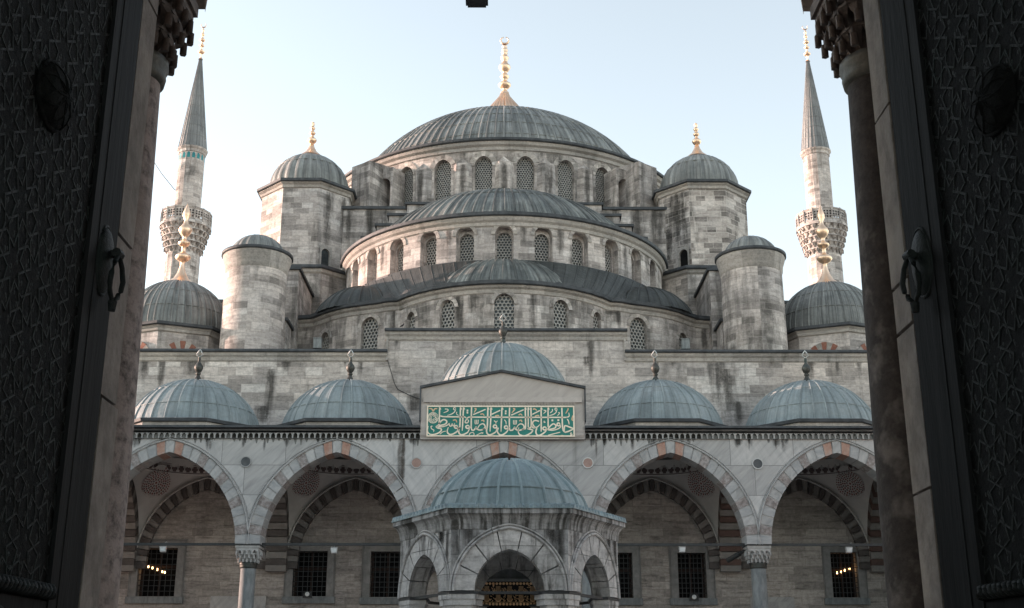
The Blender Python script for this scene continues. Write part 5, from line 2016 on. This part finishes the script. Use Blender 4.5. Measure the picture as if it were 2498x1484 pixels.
# door leaf modelled in local coordinates: x = away from the opening axis is -, face at x=0 looking to +x, y = along the leaf away from the hinge (towards the camera is -y)
def door(sg, label):
    d = thing('door_leaf', label, 'door', (1.862 if sg > 0 else -1.79, 5.21, 0), 'bronze leaves of the courtyard gate', R(10) if sg > 0 else R(-3))
    s = -sg                          # +1 : face looks to +x (left leaf)

    def F(x, y, z):
        return (x * s, y, z)

    def bx(mb, x0, x1, y0, y1, z0, z1, mi=0):
        a, b = sorted((x0 * s, x1 * s))
        mb.box(a, b, y0, y1, z0, z1, mi)
    W, H = 2.05, 6.05
    Y1, Y0 = -.3, -1.75               # panel limits along the leaf
    PZ0, PZ1 = 1.02, 5.6
    mb = MB()
    bx(mb, -.12, -.02, -W, 0, 0.05, H)
    bx(mb, -.021, .012, Y1, -.0, .05, H)
    bx(mb, -.021, .012, -W, Y0, .05, H)
    bx(mb, -.021, .006, Y0 + .001, Y1 - .001, .05, PZ0 - .07)
    bx(mb, -.021, .006, Y0 + .001, Y1 - .001, PZ1, H)
    for yy in (-.2,):
        bx(mb, .012, .0155, yy - .02, yy + .02, .06, H - .01)
    mb.build('leaf', 'door_wood', d)
    mb = MB()
    bx(mb, -.022, -.008, Y0, Y1, PZ0 - .01, PZ1, 1)
    # carved plaques between the straps
    pw, ph = Y1 - Y0, PZ1 - PZ0
    cell = .185
    segs = hankin(pw, ph, cell)

    def bar(a, b, w_, h, x=-.008):
        a, b = Vector(a), Vector(b)
        t = (b - a)
        l = t.length
        if l < .004:
            return
        t /= l
        n_ = Vector((-t.y, t.x))
        a = a - t * w_ * .4
        b = b + t * w_ * .4
        P = []
        for (o, hh) in ((-.5, 0), (-.36, h), (-.1, h * .75), (.1, h * .75), (.36, h), (.5, 0)):
            pr = []
            for p in (a, b):
                q = p + n_ * (o * w_)
                pr.append(F(x + hh, Y0 + q.x, PZ0 + q.y))
            P.append(pr)
        mb.grid(P, None, 0, False)
    for a, b in segs:
        bar(a, b, .0105, .0034)
    r2 = random.Random(5)
    nx, nz = int(pw / (cell / 2)), int(ph / (cell * 1.35 / 2))
    for i in range(nx * 2):
        for j in range(nz * 2):
            cy, cz = (i + .5) * cell / 4, (j + .5) * cell * 1.35 / 4
            if cy > pw - .03 or cz > ph - .03 or cy < .03 or (i + j) % 2:
                continue
            # small embossed leaf sprig
            for q in range(3):
                yy, zz = cy + r2.uniform(-.014, .014), cz + r2.uniform(-.025, .025)
                rr = r2.uniform(.005, .009)
                P = []
                top = F(-.008 + rr * .35, Y0 + yy, PZ0 + zz)
                ringp = [F(-.008, Y0 + yy + rr * math.cos(t), PZ0 + zz + rr * 1.5 * math.sin(t)) for t in [2 * PI * k / 6 for k in range(6)]]
                for k in range(6):
                    mb.face([ringp[k], ringp[(k + 1) % 6], top])
    mb.build('strapwork_panel', ['door_bronze', 'door_back'], d)
    # rope moulding below the panel
    mb = MB()
    for q in range(2):
        pts = []
        for k in range(240):
            y = Y0 + (Y1 - Y0) * k / 239
            a = k * .55 + q * PI
            pts.append(F(.018 + .016 * math.cos(a), y, PZ0 - .035 + .016 * math.sin(a)))
        mb.tube(pts, .017, 5)
    mb.build('rope_moulding', 'door_bronze', d)
    # round boss
    mb = MB()
    rb = .138
    Pm, Um = [], []
    for k in range(9):
        t = PI / 2 * k / 8
        Pm.append([F(-.0 + .06 * math.sin(t), -.79 + rb * math.cos(t) * math.cos(q), 2.91 + rb * math.cos(t) * math.sin(q)) for q in [2 * PI * j / 32 for j in range(33)]])
    mb.grid(Pm)
    for (na, off) in ((8, 0), (8, .5)):
        for j in range(na):
            pts = []
            for k in range(9):
                t = PI / 2 * k / 8.5
                q = 2 * PI * (j + off) / na + (.9 if off else -.9) * k / 8
                pts.append(F(.0 + .0605 * math.sin(t), -.79 + rb * 1.01 * math.cos(t) * math.cos(q), 2.91 + rb * 1.01 * math.cos(t) * math.sin(q)))
            mb.tube(pts, .0035, 5)
    mb.tube([F(.0, -.79 + rb * math.cos(q), 2.91 + rb * math.sin(q)) for q in [2 * PI * j / 32 for j in range(32)]], .012, 6, closed=True)
    mb.build('boss', 'door_back', d)
    # studs low on the leaf
    for (yy, zz) in ((-.42, .84), (-.72, .84), (-1.02, .84)):
        mb = MB()
        mb.grid([[F(.004 + .05 * math.sin(PI / 2 * k / 6), yy + .055 * math.cos(PI / 2 * k / 6) * math.cos(q), zz + .055 * math.cos(PI / 2 * k / 6) * math.sin(q)) for q in [2 * PI * j / 20 for j in range(21)]] for k in range(7)])
        mb.tube([F(.008, yy + .06 * math.cos(q), zz + .06 * math.sin(q)) for q in [2 * PI * j / 20 for j in range(20)]], .01, 6, closed=True)
        mb.build('stud', 'door_bronze', d)
    # knocker: oval plate, knob and lyre-shaped ring
    ky, kz = -.13, 2.47
    mb = MB()
    mb.grid([[F(.012 + .035 * math.sin(PI / 2 * k / 7), ky + .08 * math.cos(PI / 2 * k / 7) * math.cos(q), kz - .03 + .155 * math.cos(PI / 2 * k / 7) * math.sin(q)) for q in [2 * PI * j / 28 for j in range(29)]] for k in range(8)])
    mb.tube([F(.014, ky + .083 * math.cos(q), kz - .03 + .16 * math.sin(q)) for q in [2 * PI * j / 28 for j in range(28)]], .008, 6, closed=True)
    kn = mb.build('knocker', 'door_bronze', d)
    mb = MB()
    mb.tube([F(.03, ky, kz), F(.09, ky, kz)], .02, 8)
    mb.tube([F(.075, ky - .025, kz), F(.075, ky + .025, kz)], .022, 8)
    x = .078
    for e in (-1, 1):
        pts = [F(x, ky + e * 0.0089, kz - 0.0074), F(x + .004, ky + e * 0.0444, kz - 0.0518), F(x + .004, ky + e * 0.0703, kz - 0.1110), F(x, ky + e * 0.0666, kz - 0.1554), F(x - .004, ky + e * 0.0518, kz - 0.1739), F(x - .004, ky + e * 0.0444, kz - 0.1924), F(x - .006, ky + e * 0.0163, kz - 0.2109), F(x - .006, ky + e * 0.0059, kz - 0.2442)]
        mb.tube(pts, [.011, .012, .013, .012, .01, .012, .01, .009], 8)
    mb.tube([F(x - .006, ky, kz - 0.2220), F(x - .006, ky, kz - 0.2664)], [.022, .016], 8)
    mb.build('ring', 'door_bronze', kn)
    return d


door(-1, 'dark bronze door leaf with interlaced strapwork, left edge of the picture')
door(1, 'dark bronze door leaf with interlaced strapwork, right edge of the picture')

# hanging lantern over the gate portico
x_, z_ = at(1163, 7, 9.4)
t = thing('hanging_lantern', 'dark hanging lantern whose square foot shows at the top edge of the picture', 'lantern', (x_, 9.4, z_))
mb = MB()
for (r, z0, z1) in ((.082, 0, .03), (.1, .03, .05)):
    mb.prism([(-r, -r), (r, -r), (r, r), (-r, r)], z0, z1)
for e in ((-1, -1), (1, -1), (1, 1), (-1, 1)):
    mb.box(e[0] * .09 - .008, e[0] * .09 + .008, e[1] * .09 - .008, e[1] * .09 + .008, .05, .42)
mb.prism([(-.11, -.11), (.11, -.11), (.11, .11), (-.11, .11)], .42, .44)
mb.lathe([(.12, .44), (.05, .58), (.02, .66)], (0, 0), 4)
mb.tube([(0, 0, .64), (0, 0, 4.3)], .008, 5)
mb.build('frame', 'iron', t)
mb = MB()
mb.box(-.08, .08, -.08, .08, .052, .418)
mb.build('glass_box', 'glass', t)

# ================================================================== small things
def floodlight(px, py, Y, label, cable=True):
    x, z = at(px, py, Y)
    t = thing('floodlight', label, 'floodlight', (x, Y, z), 'small floodlights clipped under the portico tie bar')
    mb = MB()
    P = [(-.11, -.05, -.1), (.11, -.05, -.1), (.11, .08, -.12), (-.11, .08, -.12), (-.13, -.1, .1), (.13, -.1, .1), (.12, .08, .1), (-.12, .08, .1)]
    for q in ((0, 1, 5, 4), (1, 2, 6, 5), (2, 3, 7, 6), (3, 0, 4, 7), (4, 5, 6, 7), (3, 2, 1, 0)):
        mb.face([P[i] for i in q])
    mb.build('housing', 'lamp_box', t)
    mb = MB()
    mb.face([(-.09, -.062, -.07), (.09, -.062, -.07), (.105, -.1, .06), (-.105, -.1, .06)])
    mb.build('lens', 'lens', t)
    mb = MB()
    mb.tube([(-.14, 0, 0), (-.14, 0, .13), (.14, 0, .13), (.14, 0, 0)], .012, 5)
    mb.tube([(0, 0, .13), (.04, 0, .24), (.12, .0, .3), (.15, 0, .22)], .012, 5)
    mb.build('bracket', 'lamp_box', t)
    return t


floodlight(398, 1340, 49.5, 'pale floodlight under the tie bar of the leftmost portico bay')
floodlight(815, 1343, 49.5, 'pale floodlight under the tie bar in the bay left of the fountain')
floodlight(1664, 1341, 49.5, 'grey floodlight under the tie bar in the bay right of the fountain')
floodlight(2071, 1342, 49.5, 'pale floodlight under the tie bar of the rightmost portico bay')
for px, py, lb in ((750, 1450, 'small dark lamp on the window sill left of the fountain'), (1693, 1457, 'small dark lamp on the window sill right of the fountain')):
    x, z = at(px, py, FY - .25)
    t = thing('sill_lamp', lb, 'lamp', (x, FY - .25, z), 'lamps on the portico window sills')
    mb = MB()
    mb.box(-.17, .17, -.06, .12, -.13, .13)
    mb.box(-.2, -.17, -.02, .04, -.16, .05)
    mb.box(.17, .2, -.02, .04, -.16, .05)
    mb.build('housing', 'iron', t)
    mb = MB()
    mb.lathe([(.001, .0), (.05, .01), (.09, .03), (.1, .0)], (0, 0), 16)
    for i, v in enumerate(mb.v):
        mb.v[i] = (v[0], -.062 - v[2], v[1])
    mb.build('lens', 'lens', t)
# angled brackets beside two capitals
for px0, py0, px1, py1, lb in ((622, 1340, 640, 1352, 'dark lamp arm slanting from the left portico capital'), (1830, 1336, 1775, 1368, 'dark lamp arm slanting from the right portico capital')):
    x0, z0 = at(px0, py0, 49.6)
    x1, z1 = at(px1, py1, 50.4)
    t = thing('lamp_arm', lb, 'lamp', (x0, 49.6, z0), 'spot lamps on arms beside the portico capitals')
    mb = MB()
    mb.tube([(0, 0, 0), ((x1 - x0) * .5, .4, (z1 - z0) * .5)], .07, 8)
    mb.box(-.1, .1, -.08, .08, -.1, .1)
    mb.build('arm', 'iron', t)
    mb = MB()
    mb.tube([((x1 - x0) * .45, .36, (z1 - z0) * .45), (x1 - x0, .8, z1 - z0)], .1, 10)
    mb.build('head', 'iron', t)
# chandelier lights seen through two windows
for pts, lb in ((((362, 1383), (372, 1386), (384, 1390), (396, 1395), (402, 1397)), 'row of lit chandelier bulbs inside the left portico window'),
                (((2042, 1398), (2052, 1396), (2061, 1392), (2072, 1388)), 'row of lit chandelier bulbs inside the right portico window')):
    x0, z0 = at(pts[0][0], pts[0][1], FY + .4)
    t = thing('chandelier', lb, 'chandelier', (x0, FY + .4, z0), 'lit chandeliers behind the windows')
    ring = MB()
    rp = []
    for px, py in pts:
        x, z = at(px, py, FY + .4)
        mb = MB()
        mb.lathe([(.005, -.05), (.028, -.03), (.038, 0), (.03, .03), (.012, .06)], (0, 0), 10)
        o = mb.build('bulb', 'bulb', t)
        o.location = (x - x0, 0, z - z0)
        rp.append((x - x0, .02, z - z0 - .07))
    ring.tube(rp, .012, 5)
    ring.build('ring', 'bronze_dark', t)
# grey cabinets on the exedra roof, bird on the parapet
for px, py, lb in ((1672, 840, 'grey metal box on the ledge right of the exedra wall'), (783, 838, 'pale metal box on the ledge left of the exedra wall')):
    px = px - 8 if px < 1000 else px
    x, z = at(px, py, 58.6)
    t = thing('equipment_box', lb, 'box', (x, 58.6, z - .28), 'metal boxes on the ledge before the exedra')
    mb = MB()
    mb.box(-.2, .2, -.16, .16, .0, .5)
    mb.box(-.22, .22, -.18, .18, .502, .54)
    mb.build('cabinet', 'column_grey', t)
    mb = MB()
    for e in (-.2, .2):
        mb.box(e - .03, e + .03, -.1, .1, -1.2, -.002)
    mb.build('feet', 'iron', t)
x, z = at(981, 801, FY - .1)
mb = MB()
mb.tube([(-.2, 0, .0), (-.1, 0, .06), (0, 0, .12), (.08, 0, .17), (.11, 0, .24), (.13, 0, .27), (.18, 0, .265)], [.02, .05, .075, .06, .04, .042, .008], 10)
for e in (-.02, .02):
    mb.tube([(.0, e, .06), (.0, e, -.04)], .008, 5)
o = mb.build('pigeon', 'bird')
o.location = (x, FY - .1, MIDZ + .2)
o.scale = (.62, .62, .62)
tag(o, 'small dark pigeon perched at the left end of the raised parapet', 'bird')
# slack cable on the wall left of the gable
pts = [at(px, py, FY - .06) for px, py in ((943, 870), (962, 935), (970, 950), (1000, 965), (1028, 975))]
mb = MB()
mb.tube([(p[0], FY - .06, p[1]) for p in pts], .018, 5)
tag(mb.build('cable', 'iron'), 'thin dark cable sagging over the wall left of the gable', 'cable')
pts = [at(px, py, 111.5) for px, py in ((360, 372), (395, 425), (425, 462), (437, 470))]
mb = MB()
mb.tube([(p[0], 111.5, p[1]) for p in pts], .035, 5)
tag(mb.build('cable', 'iron'), 'thin light-string cable running left from the teal-banded minaret', 'cable')

# side gallery of the court (mostly outside the frame; it keeps the low sun off the court)
for sg in (-1, 1):
    t = thing('court_gallery', 'arcaded side gallery of the court on the %s' % ('left' if sg < 0 else 'right'), 'gallery', (24.5 * sg, 30, 0))
    mb = MB()
    f = line_path((24, 11), (24, 49)) if sg > 0 else line_path((-24, 49), (-24, 11))
    if sg > 0:
        f = line_path((24, 49), (24, 11))
    wall(mb, f, 0, 38, 0, 11.2, [(3.8 + 7.6 * k, 5.8, 0, 6.3, 3.7) for k in range(5)], 1, 2)
    x0, x1 = sorted((24 * sg, 31 * sg))
    mb.box(x0, x1, 10.5, 50, 11.2, 11.6)
    mb.box(*sorted((30.5 * sg, 31 * sg)), 10.5, 50, 0, 11.2)
    part(mb, 'arcade', 'marble', t)
    for k in range(5):
        mb = MB()
        dome(mb, (27.5 * sg, 14.8 + 7.6 * k), 3, 11.7, 2.4, 32, .07, .05, 48, sq=.3)
        part(mb, 'gallery_dome', 'lead_pale', t)
